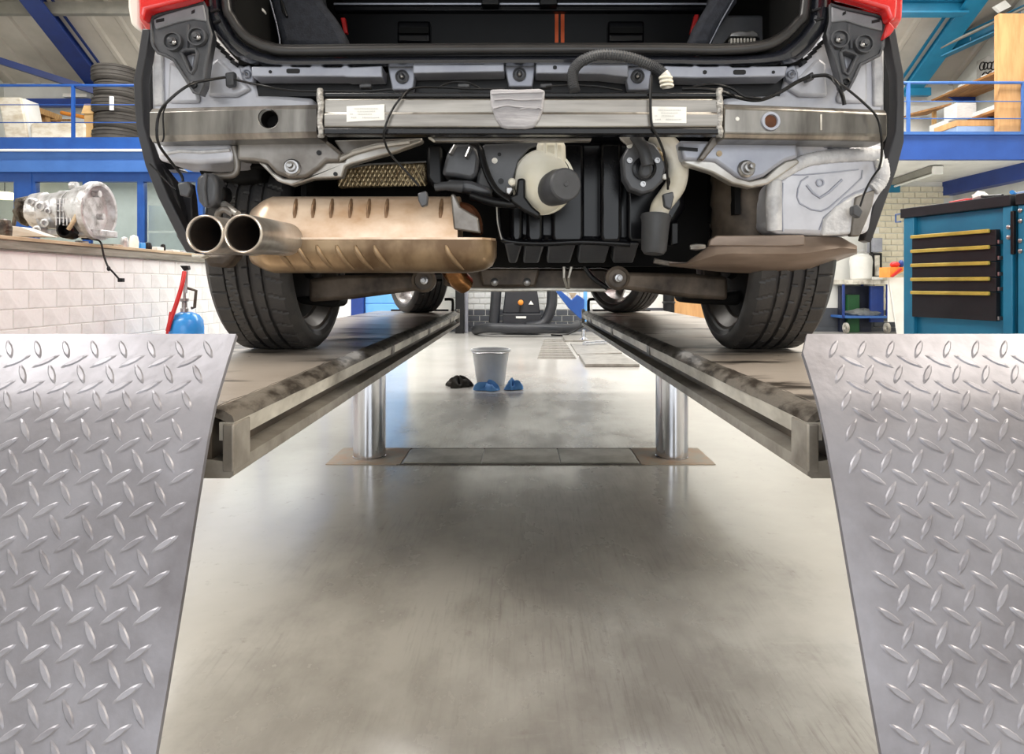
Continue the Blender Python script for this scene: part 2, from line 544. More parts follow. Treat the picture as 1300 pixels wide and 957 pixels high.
mb = MB().prism([(-8.8, -6.3, 0), (-4.2, -6.3, 0), (-4.2, -6.3, 4.6), (4.2, -6.3, 4.6), (4.2, -6.3, 0), (7.36, -6.3, 0), (7.36, -6.3, 5.4), (-8.8, -6.3, 5.4)], (0, -0.2, 0))
struct('wall_front', mb, m_white_wall)


def bricks(parent, o0, u, cols, rows, bw, bh, depth_dir, mat, name='brick', joint=0.01, jitter=0.0015, keep=None, first_row=0, proud=0.02):
    """single bricks, one shared mesh, laid in running bond on a wall"""
    u = Vector(u)
    d = Vector(depth_dir)
    me = None
    half = None
    for r in range(rows):
        for c in range(cols):
            off = 0.5 if (r + first_row) % 2 else 0.0
            ctr = Vector(o0) + u * ((c + off + 0.5) * bw) + Vector((0, 0, (r + 0.5) * bh))
            if keep and not keep(ctr):
                continue
            if me is None:
                m = MB()
                w_, h_, t_ = bw - joint, bh - joint, proud
                a = [u * sx * w_ / 2 + Vector((0, 0, sz * h_ / 2)) for sx, sz in ((-1, -1), (1, -1), (1, 1), (-1, 1))]
                b = [u * sx * (w_ / 2 - 0.004) + Vector((0, 0, sz * (h_ / 2 - 0.004))) + d * t_ for sx, sz in ((-1, -1), (1, -1), (1, 1), (-1, 1))]
                m.loft([a, b])
                m.v = [p + ctr for p in m.v]
                o = m.build(name, mat, parent, smooth=0)
                me = o.data
                base = WL[parent.name]
                fix = WL[o.name] - ctr
            else:
                o = bpy.data.objects.new(name, me)
                COL.objects.link(o)
                o.parent = parent
                o.location = ctr + fix - base + d * random.uniform(-jitter, jitter)


# centre stretch of the back wall seen under the car: white bricks over a dark painted dado
bricks(wb, (-1.2, YB, 0.37), (1, 0, 0), 15, 6, 0.2, 0.1, (0, -1, 0), m_tile)
bricks(wb, (-1.2, YB, 0.07), (1, 0, 0), 15, 3, 0.2, 0.1, (0, -1, 0), m_dado)
bricks(wb, (6.0, YB, 0.37), (1, 0, 0), 6, 21, 0.2, 0.1, (0, -1, 0), m_cream_brick)
bricks(wb, (6.0, YB, 0.07), (1, 0, 0), 6, 3, 0.2, 0.1, (0, -1, 0), m_dado)
struct('wall_paint', MB().span((2.0, YB - 0.015, 0.0), (6.0, YB, 0.4)), m_dado, wb)
struct('baseboard_back', MB().span((-1.4, YB - 0.03, 0), (7.3, YB, 0.07)), m_dado)

# left half wall of white painted blocks with the worktop
wl = struct('wall_left', MB().span((-3.1, 2.6, 0), (-2.73, 6.6, 0.985)), m_joint)
bricks(wl, (-2.73, 2.7, 0.135), (0, 1, 0), 17, 8, 0.224, 0.106, (1, 0, 0), m_white_wall, joint=0.004, jitter=0.001, proud=0.006)

# rafters, purlins, braces
def beam(name, a, b, wd, ht, mat, i_sec=True, label=None):
    a, b = Vector(a), Vector(b)
    d = (b - a).normalized()
    s = d.cross(Vector((0, 0, 1))).normalized()
    u = s.cross(d)
    m = MB()
    if i_sec:
        t = wd * 0.12
        pr = [(-wd, -ht), (wd, -ht), (wd, -ht + 2 * t), (t, -ht + 2 * t), (t, ht - 2 * t), (wd, ht - 2 * t), (wd, ht), (-wd, ht), (-wd, ht - 2 * t), (-t, ht - 2 * t), (-t, -ht + 2 * t), (-wd, -ht + 2 * t)]
    else:
        pr = [(-wd, -ht), (wd, -ht), (wd, ht), (-wd, ht)]
    m.prism([a + s * x / 2 + u * y / 2 for x, y in pr], b - a)
    return struct(name, m, mat)


for i, (xx, mt) in enumerate(((-7.05, m_rafter), (6.56, m_teal))):
    beam('trim_%d' % (i + 1), (xx, 11.35, roof_z(11.35) + 0.1), (xx, ridge, roof_z(ridge) + 0.1), 0.30, 0.26, mt)
beam('trim_3', (-8.8, 9.92, roof_z(9.92) + 0.12), (-2.0, 9.92, roof_z(9.92) + 0.12), 0.10, 0.17, m_purlin, False)
beam('trim_4', (4.2, 9.8, roof_z(9.8) + 0.02), (6.5, 9.8, roof_z(9.8) + 0.02), 0.2, 0.2, m_teal)
beam('trim_5', P(-10, 74, 10.5), P(140, 122, 11.2), 0.07, 0.1, m_rafter, False)
beam('trim_6', P(1194, 66, 10.6), P(1320, 8, 9.7), 0.16, 0.2, m_teal)
beam('trim_7', P(1207, 175, 10.9), P(1207, 70, 10.9), 0.18, 0.18, m_bluedk)
beam('trim_8', P(36, 131, 11.2), P(128, 131, 11.2), 0.1, 0.13, m_bluedk, False)
beam('trim_9', P(1150, 117, 11.2), P(1180, 117, 11.2), 0.1, 0.13, m_teal, False)

# ---- left mezzanine: office with blue window frames below, store deck above
YL = 9.6
def zl(py, Y=YL):
    return CH - (py - CY) * Y / F
def xl(px, Y=YL):
    return (px - CX) * Y / F
struct('mezzanine_floor_left', MB().span((-8.8, YL + 0.02, ZU), (-1.5, YB, ZD - 0.01)), m_white)
XR = -1.55
struct('trim_10', MB().span((-8.8, YL - 0.10, zl(191.5)), (XR, YL + 0.02, ZD + 0.01)), m_blue)
struct('trim_11', MB().span((-8.8, YL - 0.14, zl(194)), (XR, YL + 0.02, zl(191.5))), m_white)
struct('trim_12', MB().span((-8.8, YL - 0.08, zl(205.5)), (XR, YL + 0.02, zl(194))), m_bluelt)
struct('trim_13', MB().span((-8.8, YL - 0.11, zl(219.5)), (XR, YL + 0.02, zl(205.5))), m_bluelt)
struct('wall_office_sill', MB().span((-8.8, YL - 0.05, 0), (-2.42, YL + 0.12, 0.86)), m_white_wall)
struct('wall_office_back', MB().span((-8.8, 11.2, 0), (XR, 11.38, ZU)), m_interior)
struct('wall_office_side', MB().span((-1.62, YL, 0), (-1.5, 11.38, ZU)), m_interior)
wt = zl(231)
wins = [(-40, 20), (47, 107), (115, 176), (184, 250), (258, 330), (338, 410)]
for i, (a, b) in enumerate(wins):
    o = MB()
    f_ = 0.10
    x0, x1 = xl(a) - 0.045, xl(b) + 0.045
    z0, z1 = 0.86, zl(219.5)
    fr = MB()
    out = [(x0, z0), (x1, z0), (x1, z1), (x0, z1)]
    inn = [(xl(a), 0.95), (xl(b), 0.95), (xl(b), wt), (xl(a), wt)]
    rings = [[Vector((p[0], y, p[1])) for p in q] for y, q in ((YL - 0.04, out), (YL - 0.04, inn), (YL + 0.06, inn), (YL + 0.06, out))]
    fr.loft(rings + [rings[0]], caps=False)
    wo = struct('window_%d' % (i + 1), fr, m_blue)
    MB().span((xl(a) - 0.01, YL + 0.0, 0.94), (xl(b) + 0.01, YL + 0.012, wt + 0.01)).build('pane', m_glass, wo, smooth=0)
struct('trim_14', MB().span((xl(24), YL - 0.05, 0), (xl(43), YL + 0.1, zl(219.5))), m_blue)
struct('trim_15', MB().span((xl(447), YL - 0.06, 0), (xl(462), YL + 0.1, zl(219.5))), m_bluedk)
d1 = struct('door_1', MB().span((xl(463), YL + 0.03, 0.0), (XR - 0.02, YL + 0.08, 2.3)), m_paneblue)
for k in range(9):
    MB().span((xl(463) + 0.005, YL + 0.018, 0.02 + k * 0.255), (XR - 0.025, YL + 0.032, 0.262 + k * 0.255)).build('door_panel', m_paneblue, d1, smooth=0, bevel=0.006)
# things glimpsed in the office
t = thing('pendant_lamp', 'warm lit lamp behind the leftmost office window', 'lamp', P(6, 246, 10.6))
MB().lathe([(0.10, 0), (0.22, -0.04), (0.2, -0.1)], P(6, 244, 10.6), (0, 0, 1)).build('lamp_shade', m_lampw, t)
MB().tube([P(6, 243, 10.6), (P(6, 243, 10.6)[0], 10.6, ZU)], 0.008, 6).build('cord', m_black, t)
a_ = area('office_ceiling_light', (-5.6, 10.4, ZU - 0.08), (-5.6, 10.4, 0), 4.5, 0.5, 40, (1, 0.97, 0.92))
MB().span((-5.62, 11.05, 0.0), (-5.42, 11.2, 2.2)).build('office_pillar', m_sill, label='grey pillar on the back wall inside the office behind the third window', cat='pillar', smooth=0)
t = thing('roller_blind', 'white roller blind with one dark gap in the window behind the black strips', 'blind', (xl(217), 9.72, 1.7))
for k, (z0, z1) in enumerate(((zl(292), zl(260)), (zl(330), zl(295)))):
    MB().span((xl(184), 9.70, z0), (xl(250), 9.715, z1)).build('blind_sheet', m_white, t, smooth=0)

# ---- right mezzanine
YR = 9.25
def xr(px, Y=YR):
    return (px - CX) * Y / F
struct('mezzanine_floor_right', MB().span((4.6, YR + 0.02, ZU + 0.02), (7.36, YB, ZD - 0.01)), m_white)
struct('trim_16', MB().span((4.6, YR - 0.03, ZU), (7.36, YR + 0.05, ZD + 0.02)), m_fascia)
struct('trim_17', MB().span((4.6, YR - 0.06, ZD - 0.02), (7.36, YR - 0.03, ZD + 0.02)), m_bluelt)
struct('trim_18', MB().span((7.18, YR + 0.05, 2.31), (7.36, YB, ZU + 0.02)), m_bluedk)
t = thing('fluorescent_lamp', 'grey fluorescent tube lamp under the white mezzanine ceiling', 'lamp', (6.0, 10.4, ZU))
a, b = P(1136, 232, 11.1), P(1190, 211, 9.75)
a.z = b.z = ZU - 0.05
dv = (b - a).normalized()
sv = dv.cross(Vector((0, 0, 1)))
MB().prism([a + sv * .09 + Vector((0, 0, .06)), a - sv * .09 + Vector((0, 0, .06)), a - sv * .05 + Vector((0, 0, -.02)), a + sv * .05 + Vector((0, 0, -.02))], b - a).build('lamp_housing', m_purlin, t, smooth=0)
MB().tube([a + Vector((0, 0, -.045)), b + Vector((0, 0, -.045))], 0.016, 8).build('tube', m_white, t)
MB().box(b + Vector((0, 0, -.01)), (0.14, 0.05, 0.12)).build('end_cap', m_white, t, bevel=.006)
MB().pxbox(1129, 233, 1143, 244, 11.33, 0.05).build('wall_plate', m_teal, label='small teal plate high on the cream brick wall', cat='plate', bevel=.005)


def railing(name, label, Y, pxs, posts, ys, mats, z0):
    t = thing(name, label, 'railing', (xl(pxs[0], Y), Y, z0))
    rr = (0.02, 0.007, 0.007)
    for k, py in enumerate(ys):
        z = CH - (py - CY) * Y / F
        MB().tube([(xl(pxs[0], Y), Y, z), (xl(pxs[1], Y), Y, z)], rr[k], 8).build('rail' if k == 0 else 'wire', mats, t)
    for q in posts:
        MB().span((xl(q, Y) - 0.019, Y - 0.019, z0), (xl(q, Y) + 0.019, Y + 0.019, CH - (ys[0] - CY) * Y / F)).build('post', mats, t, smooth=0)
    return t


railing('railing', 'blue steel railing in front of the tyre stack on the left deck', YL - 0.03, (-60, 400), (-50, 93, 236, 379), (108.5, 133, 155.5), m_blue, ZD)
railing('railing', 'blue steel railing in front of the plank shelves on the right deck', YR, (1080, 1310), (1082, 1153, 1299), (105, 128.7, 150.5), m_bluelt, ZD)

# ---- goods on the left deck
t0 = thing('tyre', 'worn black tyre at the bottom of the stack on the left deck', 'tyre', (xl(148, 10.1), 10.1, ZD), 'tyres stacked on the left deck')
def tyre_prof(r, hw):
    pts = [(r * .70, -hw * .8), (r * .78, -hw), (r * .90, -hw), (r * .965, -hw * .82)]
    for k in range(3):
        c0 = -hw * .5 + k * hw * .5
        pts += [(r, c0 - hw * .14), (r * .972, c0 - hw * .1), (r * .972, c0 + hw * .1), (r, c0 + hw * .14)]
    pts += [(r * .965, hw * .82), (r * .90, hw), (r * .78, hw), (r * .70, hw * .8), (r * .66, 0)]
    return pts
ty = MB().ring(tyre_prof(0.325, 0.115), (xl(148, 10.1), 10.1, ZD + 0.118), (0, 0, 1), 40).build('carcass', m_oldrub, t0, smooth=30)
offs = [(0.0, 0), (0.02, 0.235), (-0.005, 0.47), (0.015, 0.705), (-0.01, 0.94)]
labs = ['', 'worn black tyre second from the bottom of the stack on the left deck', 'worn black tyre with a white sticker, middle of the stack on the left deck',
        'worn black tyre second from the top of the stack on the left deck', 'worn black tyre on top of the stack on the left deck']
for k in range(1, 5):
    d = dup(t0, (offs[k][0], 0.02 * (k % 2), offs[k][1]), labs[k])
    if k == 2:
        p = P(141, 131, 9.77)
        MB().span((p[0] - .022, 9.765, p[2] - .1), (p[0] + .03, 9.79, p[2] + .1)).build('sticker', m_label, d, smooth=0)


def lean(name, px0, y0, px1, y1, Y, t_, dx, mat, label, cat, group=None, bevel=.02):
    m = MB()
    a, b = P(px0, y1, Y), P(px1, y0, Y)
    a.z = max(a.z, ZD)
    m.prism([a, Vector((b.x, Y, a.z)), Vector((b.x + dx, Y, b.z)), Vector((a.x + dx, Y, b.z))], (0, t_, 0))
    return m.build(name, mat, None, label, cat, group, bevel=bevel, seg=2)


lean('wrapped_board_stack', 7, 123, 36, 178, 9.95, 0.25, -0.12, m_wrap, 'plastic wrapped boards leaning upright at the left end of the deck', 'boards')
lean('foam_sheet', 37, 125, 41, 178, 9.98, 0.3, -0.12, m_white, 'thin grey white sheet leaning against the wrapped boards', 'sheet', bevel=.004)
MB().pxbox(37, 155, 109, 179, 9.9, 0.5).build('wrapped_pallet_load', m_wrap, None, 'long low plastic wrapped bale lying behind the left railing post', 'bale', bevel=.05, seg=3)
for k, (lb, px) in enumerate((('pale wooden pallet leaning next to the wrapped boards', 40), ('second wooden pallet leaning behind the wrapped bale, further right', 51.5))):
    t = thing('wooden_pallet', lb, 'pallet', P(px, 178, 10.45), 'wooden pallets on the left deck')
    for j in range(3):
        m = MB()
        xx = xl(px, 10.45)
        m.prism([(xx + .0, 10.4 + j * .25, ZD), (xx + .08, 10.4 + j * .25, ZD), (xx - .08, 10.4 + j * .25, 3.55), (xx - .16, 10.4 + j * .25, 3.55)], (0, .1, 0))
        m.build('board', m_palwood, t, smooth=0)
    for j in range(3):
        MB().span((xx - .12 + .04 * (2 - j) - .02, 10.4, 3.0 + j * .24), (xx - .06 + .04 * (2 - j) + .02, 11.0, 3.09 + j * .24)).build('block', m_palwood, t, smooth=0)
t = thing('cardboard_box', 'tall open cardboard box left of the tyre stack', 'box', P(112, 178, 10.0))
a, b = P(107, 143, 9.92), P(118, 178, 9.92)
MB().span((a[0], 9.92, ZD), (b[0], 10.3, a[2])).build('carton', m_card, t, smooth=0)
MB().prism([P(103, 144, 9.9), P(119, 144, 9.9), P(119, 132, 9.98), P(107, 132, 9.98)], (0, .01, 0)).build('flap', m_card, t, smooth=0)
MB().tube([P(78, 143, 10.7), P(108, 149, 10.6)], 0.03, 8).build('cardboard_tube', m_oran, None, 'long yellow tube lying behind the wrapped bale', 'tube')
MB().tube([P(60, 152.5, 10.8), P(90, 152.5, 10.8)], 0.02, 8).build('wooden_batten', m_palwood, None, 'pale wooden batten lying behind the pallets', 'batten')
MB().pxbox(79, 118, 110, 123, 11.15, 0.12).build('strip_lamp', m_white, None, 'white strip lamp on the back wall above the left deck', 'lamp', bevel=.01)

# ---- goods on the right deck
zf = lambda py, Y: CH - (py - CY) * Y / F
t = thing('plywood_cabinet', 'tall plywood cabinet side at the right end of the deck', 'cabinet', (7.0, 9.5, ZD))
MB().span((xr(1272), 9.30, ZD), (7.3, 9.34, zf(17, 9.3))).build('panel', m_ply, t, smooth=0)
MB().span((xr(1272), 9.345, ZD), (xr(1272) + .03, 9.4, zf(17, 9.3))).build('side', m_ply, t, smooth=0)
for k, (px, py, Y0, Y1, lb) in enumerate(((1275, 88, 9.42, 11.1, 'upper brown plank shelf over the right deck'), (1275, 137, 9.42, 10.2, 'short lower brown shelf under the white paper stack'))):
    x0 = (px - CX) * 9.42 / F
    z0 = zf(py, 9.42)
    t = thing('plank_shelf', lb, 'shelf', (x0, Y0, z0))
    MB().span((x0, Y0, z0), (7.34, Y1, z0 + .035)).build('board', m_plank, t, smooth=0)
    for j in range(2):
        yy = Y0 + .3 + j * (Y1 - Y0 - .6)
        MB().prism([(7.34, yy, z0), (x0 + .1, yy, z0), (7.34, yy, z0 - .25)], (0, .03, 0)).build('bracket', m_bluedk, t, smooth=0)
zs = zf(88, 9.42) + .035
t = thing('plank_shelf', 'dark brown low shelf with a pale post far on the right deck', 'shelf', P(1180, 140, 11.1))
a, b = P(1156, 146, 11.15), P(1208, 133, 10.7)
MB().prism([a, b, Vector((b.x, 11.35, b.z)), Vector((a.x, 11.35, a.z))], (0, 0, .03)).build('board', m_plank, t, smooth=0)
MB().span((xl(1185, 11.0), 11.0, ZD), (xl(1189, 11.0), 11.05, zf(141, 11.0))).build('post', m_palwood, t, smooth=0)
x0 = (1275 - CX) * 9.42 / F
for k in range(9):
    Y = 10.95 - k * .16
    cx = x0 + .1 + random.uniform(0, .12)
    sz = (random.uniform(.08, .16), random.uniform(.08, .13), random.uniform(.04, .11))
    MB().span((cx, Y, zs), (cx + sz[0], Y + sz[1], zs + sz[2])).build('spare_part_carton', (m_white, m_paper, m_card)[k % 3], None,
        ('farthest', 'second', 'third', 'fourth', 'middle', 'sixth', 'seventh', 'next to last', 'nearest')[k] + ' small %s carton from the far end of the upper plank shelf' % ('white', 'grey white', 'brown')[k % 3], 'carton', 'cartons on the upper plank shelf', smooth=0)
zs = zf(137, 9.42) + .035
MB().span((x0 + .02, 9.45, zs), (7.2, 10.15, zf(128, 9.45))).build('paper_stack', m_paper, None, 'white stack of paper on the short lower shelf', 'papers', bevel=.01)
MB().pxbox(1214, 130, 1240, 150, 10.1, .3).build('pleated_paper_pack', m_paper, None, 'grey pleated pack of paper left of the white paper stack', 'papers', bevel=.01)
a = P(1215, 172, 9.5)
MB().span((a[0], 9.5, ZD), (7.2, 10.0, zf(160, 9.5))).build('plastic_crate', m_traybl, None, 'pale blue flat crate on the right deck under a tan board', 'crate', bevel=.008)
MB().span((a[0] - .02, 9.5, zf(160, 9.5)), (7.22, 10.0, zf(152.5, 9.5))).build('tan_board', m_ply, None, 'tan board lying on the pale blue crate', 'board', bevel=.004)
MB().pxbox(1197, 153, 1213, 168, 10.3, .35).build('paper_bundle', m_paper, None, 'loose yellowish paper bundle beside the pale blue crate', 'papers', bevel=.012)
t = thing('spray_bottle', 'white spray bottle standing alone on the right deck', 'bottle', P(1180, 172, 10.6))
p = P(1180, 172, 10.6); p.z = ZD
MB().lathe([(.001, 0), (.05, 0), (.055, .02), (.055, .12), (.02, .17), (.02, .2)], p, (0, 0, 1), 14).build('bottle_body', m_white, t)
MB().span(p + Vector((-.05, -.02, .2)), p + Vector((.02, .02, .24))).build('spray_head', m_white, t, bevel=.005)
# pegboard with hanging gasket rings on the right wall
t = thing('pegboard', 'grey pegboard hung with black rings on the right wall above the shelves', 'pegboard', (7.3, 10.0, 4.3))
MB().span((7.32, 9.45, 3.90), (7.355, 10.75, 4.38)).build('board', m_peg, t, smooth=0)
for k in range(26):
    r = random.choice((.035, .045, .055))
    MB().ring([(r, -.004), (r + .014, -.004), (r + .014, .004), (r, .004)], (7.312, 9.6 + (k % 13) * .085 + random.uniform(-.02, .02), 4.02 + (k // 13) * .17 + random.uniform(-.03, .07)), (1, 0, 0), 14).build('gasket_ring', m_black, t)
MB().pxbox(1232, 47, 1244, 52, 10.3, .1).build('junction_box', m_white, None, 'small white junction box under the sloping teal beam', 'box', bevel=.006)
MB().slab([(1262, 8), (1276, 0), (1284, 8), (1270, 15)], 9.6, .05).build('white_carton', m_white, None, 'white carton on the sloping beam at the top right', 'carton', smooth=0)
t = thing('cable_duct', 'thin grey duct running along the top of the sloping teal beam', 'duct', P(1194, 58, 10.5))
MB().tube([P(1194, 60, 10.4), P(1320, 1, 9.5)], .025, 6).build('duct', m_purlin, t)

# ---- workbench trolley and things at the back right
Yt = 11.0
t = thing('bench_trolley', 'blue steel trolley with a pale top by the cream brick wall', 'trolley', P(1100, 423, Yt))
MB().pxbox(1072, 355, 1128, 361, Yt - .1, .5).build('top', m_flange, t, bevel=.006)
for px in (1071, 1095, 1127):
    MB().pxbox(px - 1, 361, px + 1.5, 404, Yt - .08 if px != 1095 else Yt + .3, .03).build('leg', m_bluedk, t, smooth=0)
MB().pxbox(1071, 401, 1127, 404, Yt - .08, .46).build('shelf', m_bluelt, t, bevel=.004)
for px in (1074, 1126):
    p = P(px, 410, Yt - .07)
    MB().ring([(.05, -.02), (.085, -.02), (.085, .02), (.05, .02)], (p[0], p[1], .09), (1, 0, 0), 18).build('caster', m_flange, t)
MB().pxbox(1105, 363, 1122, 409, Yt + .06, .05).build('inner_frame', m_bluedk, t, bevel=.004)
zt = CH - (355 - CY) * (Yt - .1) / F
p = P(1093, 355, Yt + .14); p.z = zt
t = thing('white_tub', 'white round tub standing on the trolley', 'tub', p)
MB().lathe([(.01, 0), (.15, 0), (.165, .02), (.17, .2), (.178, .3), (.165, .38), (.11, .43), (.01, .44)], p, (0, 0, 1), 24).build('tub_body', m_white, t)
MB().tube([p + Vector((-.12, -.02, .41)), p + Vector((-.05, -.03, .48)), p + Vector((.05, -.03, .48)), p + Vector((.12, -.02, .41))], .012, 6, sub=4).build('handle', m_alum, t)
t = thing('bench_press', 'small black and white press standing on the trolley beside the tub', 'press', P(1114, 355, Yt + .1))
a = P(1108, 355, Yt + .02)
MB().span((P(1107, 0, Yt)[0], Yt, zt), (P(1121, 0, Yt)[0], Yt + .3, zt + .05)).build('base', m_white, t, bevel=.006)
MB().pxbox(1107.5, 321, 1120, 351, Yt + .1, .16).build('frame', m_black, t, bevel=.006)
MB().pxbox(1111, 324, 1117, 350, Yt + .07, .03).build('slide', m_flange, t, bevel=.004)
MB().pxbox(1108.5, 302, 1120.5, 320, Yt + .06, .2).build('head', m_sill, t, bevel=.008)
MB().pxbox(1106, 296, 1108.5, 322, Yt + .12, .05).build('column', m_black, t, bevel=.003)
MB().ell(P(1096, 397.5, Yt + .15), (.3, .16, .07), 18, 8).jitter(.018).build('plastic_bag', m_bag, None, 'crumpled grey plastic bag on the lower shelf of the trolley', 'bag')
MB().span((P(1066, 0, 11.3).x, 11.28, 0), (P(1106, 0, 11.3).x, 11.37, P(0, 363, 11.3).z)).build('steel_locker', m_navy, None, 'dark navy flat locker at the back wall behind the trolley', 'locker', bevel=.006)
MB().span((P(1076, 0, 11.2).x, 11.19, 0), (P(1091, 0, 11.2).x, 11.27, P(0, 374, 11.2).z)).build('green_crate', m_green, None, 'dark green crate behind the trolley legs', 'crate', bevel=.006)
t = thing('wall_bin', 'orange wall bin with red items next to the teal cabinet', 'bin', P(1138, 352, 8.2))
MB().slab([(1130, 339), (1147, 339), (1147, 344), (1133, 352), (1130, 352)], 8.2, .25).build('bin_body', m_oran, t, smooth=0)
MB().slab([(1132, 350), (1144, 340), (1146, 342), (1134, 352)], 8.17, .03).build('bin_edge', m_redpl, t, smooth=0)
MB().ell(P(1136, 336, 8.3), (.06, .05, .04), 10, 6).build('red_can', m_redpl, None, 'red can lying in the orange wall bin', 'can')
MB().ell(P(1144, 335, 8.3), (.03, .04, .05), 10, 6).build('blue_cap', m_bluedk, None, 'dark blue ball lying in the orange wall bin', 'cap')  # a small loose cap, shaped as an ellipsoid
t = thing('white_board', 'white leaning board under the orange wall bin', 'board', P(1140, 420, 8.3))
p0, p1 = P(1141, 352, 8.3), P(1149, 352, 8.3)
MB().prism([P(1129, 352, 8.35), P(1149, 352, 8.35), (P(1149, 0, 8.35)[0], 8.35, 0), (P(1142, 0, 8.35)[0], 8.35, 0)], (0, .02, 0)).build('sheet', m_white, t, smooth=0)
MB().span((P(1129, 0, 8.36)[0], 8.38, .33), (P(1149, 0, 8.36)[0], 8.4, P(0, 352, 8.36)[2])).build('backing', m_white, t, smooth=0)

# ---- teal tool cabinet
ZC = 1.28
A = Vector(((1147 - CX) * .48 / 96, .48 * F / 96, 0)); B = Vector(((1285 - CX) * .48 / 114, .48 * F / 114, 0))
U = (B - A).normalized()
Nn = Vector((U.y, -U.x, 0))
if Nn.x > 0:
    Nn = -Nn
Wd = (B - A).length


def fp(px, py, off=0.0):
    """where the sight line through a pixel meets the cabinet front"""
    d = Vector(((px - CX) / F, 1, -(py - CY) / F))
    o_ = Vector((0, 0, CH))
    k = (A + Nn * off - o_).dot(Nn) / d.dot(Nn)
    return o_ + d * k


def cab(m, u0, u1, z0, z1, n0, n1):
    pts = []
    for n_ in (n0, n1):
        pts.append([A + U * u + Nn * n_ + Vector((0, 0, z)) for u, z in ((u0, z0), (u1, z0), (u1, z1), (u0, z1))])
    return m.loft(pts)


t = thing('tool_cabinet', 'teal tool cabinet with five black drawers and yellow handle strips', 'cabinet', A + U * Wd / 2)
uL, uR = (fp(1159, 330) - A).dot(U), (fp(1271, 330) - A).dot(U)
ztop2 = fp(1147, 277).z
cab(MB(), 0.0, Wd, 0.06, ztop2, -.55, -.03).build('body', m_teal, t, bevel=.004)
cab(MB(), 0.0, uL + .006, 0.06, ztop2, -.03, 0).build('corner_post', m_teal, t, bevel=.004)
cab(MB(), uR + .008, Wd, 0.06, ztop2, -.03, 0).build('corner_post', m_teal, t, bevel=.004)
cab(MB(), -.012, Wd + .0, ztop2, ZC, -.57, .015).build('top', m_cabtop, t, bevel=.004)
zz = [fp(1159, y).z for y in (299.8, 317.9, 335.7, 353.4, 369.9, 402.6)]
for k in range(5):
    dr = cab(MB(), uL + .004, uR - .02, zz[k + 1] + .004, zz[k], -.02, .012).build('drawer', m_drawer, t, bevel=.002)
    cab(MB(), uL + .006, uR - .05, zz[k] - .017, zz[k] + .004, .0121, .03).build('handle', m_handle, dr, bevel=.004)
    cab(MB(), uR - .012, uR - .004, zz[k + 1] + .01, zz[k + 1] + .03, -.02, .01).build('latch', m_steel, dr, smooth=0)
MB().tube([A + U * -.02 + Vector((0, 0, ztop2 + .03)), A + U * -.06 + Vector((0, 0, ztop2 + .03)), A + U * -.06 + Vector((0, 0, ztop2 - .02)), A + U * -.02 + Vector((0, 0, ztop2 - .02))], .005, 6).build('hook', m_bluelt, t)
hb = cab(MB(), Wd + .004, Wd + .022, fp(1287, 323).z, fp(1287, 268).z, .0, .02).build('hinge_bar', m_black, t, bevel=.003)
for (u, y) in ((Wd - .018, 288), (Wd - .018, 301)):
    q = A + U * u + Vector((0, 0, fp(1285, y).z))
    MB().lathe([(.012, 0), (.012, .006), (.006, .01)], q, Nn, 12).build('screw', m_steel, t)
t = thing('tool_cabinet', 'second teal cabinet cut off by the right edge of the photo', 'cabinet', A + U * (Wd + .4))
cab(MB(), Wd + .03, Wd + .75, .06, ztop2, -.55, 0).build('body', m_teal, t, bevel=.004)
cab(MB(), Wd + .028, Wd + .76, ztop2, ZC, -.57, .015).build('top', m_cabtop, t, bevel=.004)
for y in (268, 281, 306, 319):
    q = A + U * (Wd + .045) + Vector((0, 0, fp(1289, y).z))
    MB().lathe([(.012, 0), (.012, .006), (.006, .01)], q, Nn, 12).build('screw', m_steel, t)
# things on the cabinet top
def ontop(u, n_):
    return A + U * u - Nn * n_ + Vector((0, 0, ZC))
q = ontop(.30, .12)
MB().box(q + Vector((0, 0, .012)), (.05, .16, .024)).build('red_tray', m_redpl, None, 'flat red tray on the teal cabinet top', 'tray', bevel=.005)
MB().ell(ontop(.40, .14) + Vector((0, 0, .03)), (.04, .05, .03), 10, 6).jitter(.008).build('crumpled_tissue', m_white, None, 'white crumpled tissue beside the red tray', 'tissue')
t = thing('black_pliers', 'black pliers lying on the teal cabinet top', 'pliers', ontop(.52, .1))
MB().tube([ontop(.42, .12) + Vector((0, 0, .03)), ontop(.48, .1) + Vector((0, 0, .022)), ontop(.6, .06) + Vector((0, 0, .01))], .008, 6, sub=3).build('handle', m_black, t)
MB().box(ontop(.5, .18) + Vector((0, 0, .008)), (.1, .2, .016)).build('white_tray', m_white, None, 'flat white tray on the teal cabinet behind the pliers', 'tray', bevel=.004)
MB().tube([ontop(.66, .05) + Vector((0, 0, .02)), ontop(.56, .22) + Vector((0, 0, .02))], .012, 8).build('blue_pen_tool', m_wblue, None, 'light blue stick tool on the right end of the cabinet top', 'tool')
MB().box(ontop(.68, .14) + Vector((0, 0, .014)), (.05, .1, .028)).build('tool_case', m_traybl, None, 'small pale blue case at the right end of the cabinet top', 'case', bevel=.004)

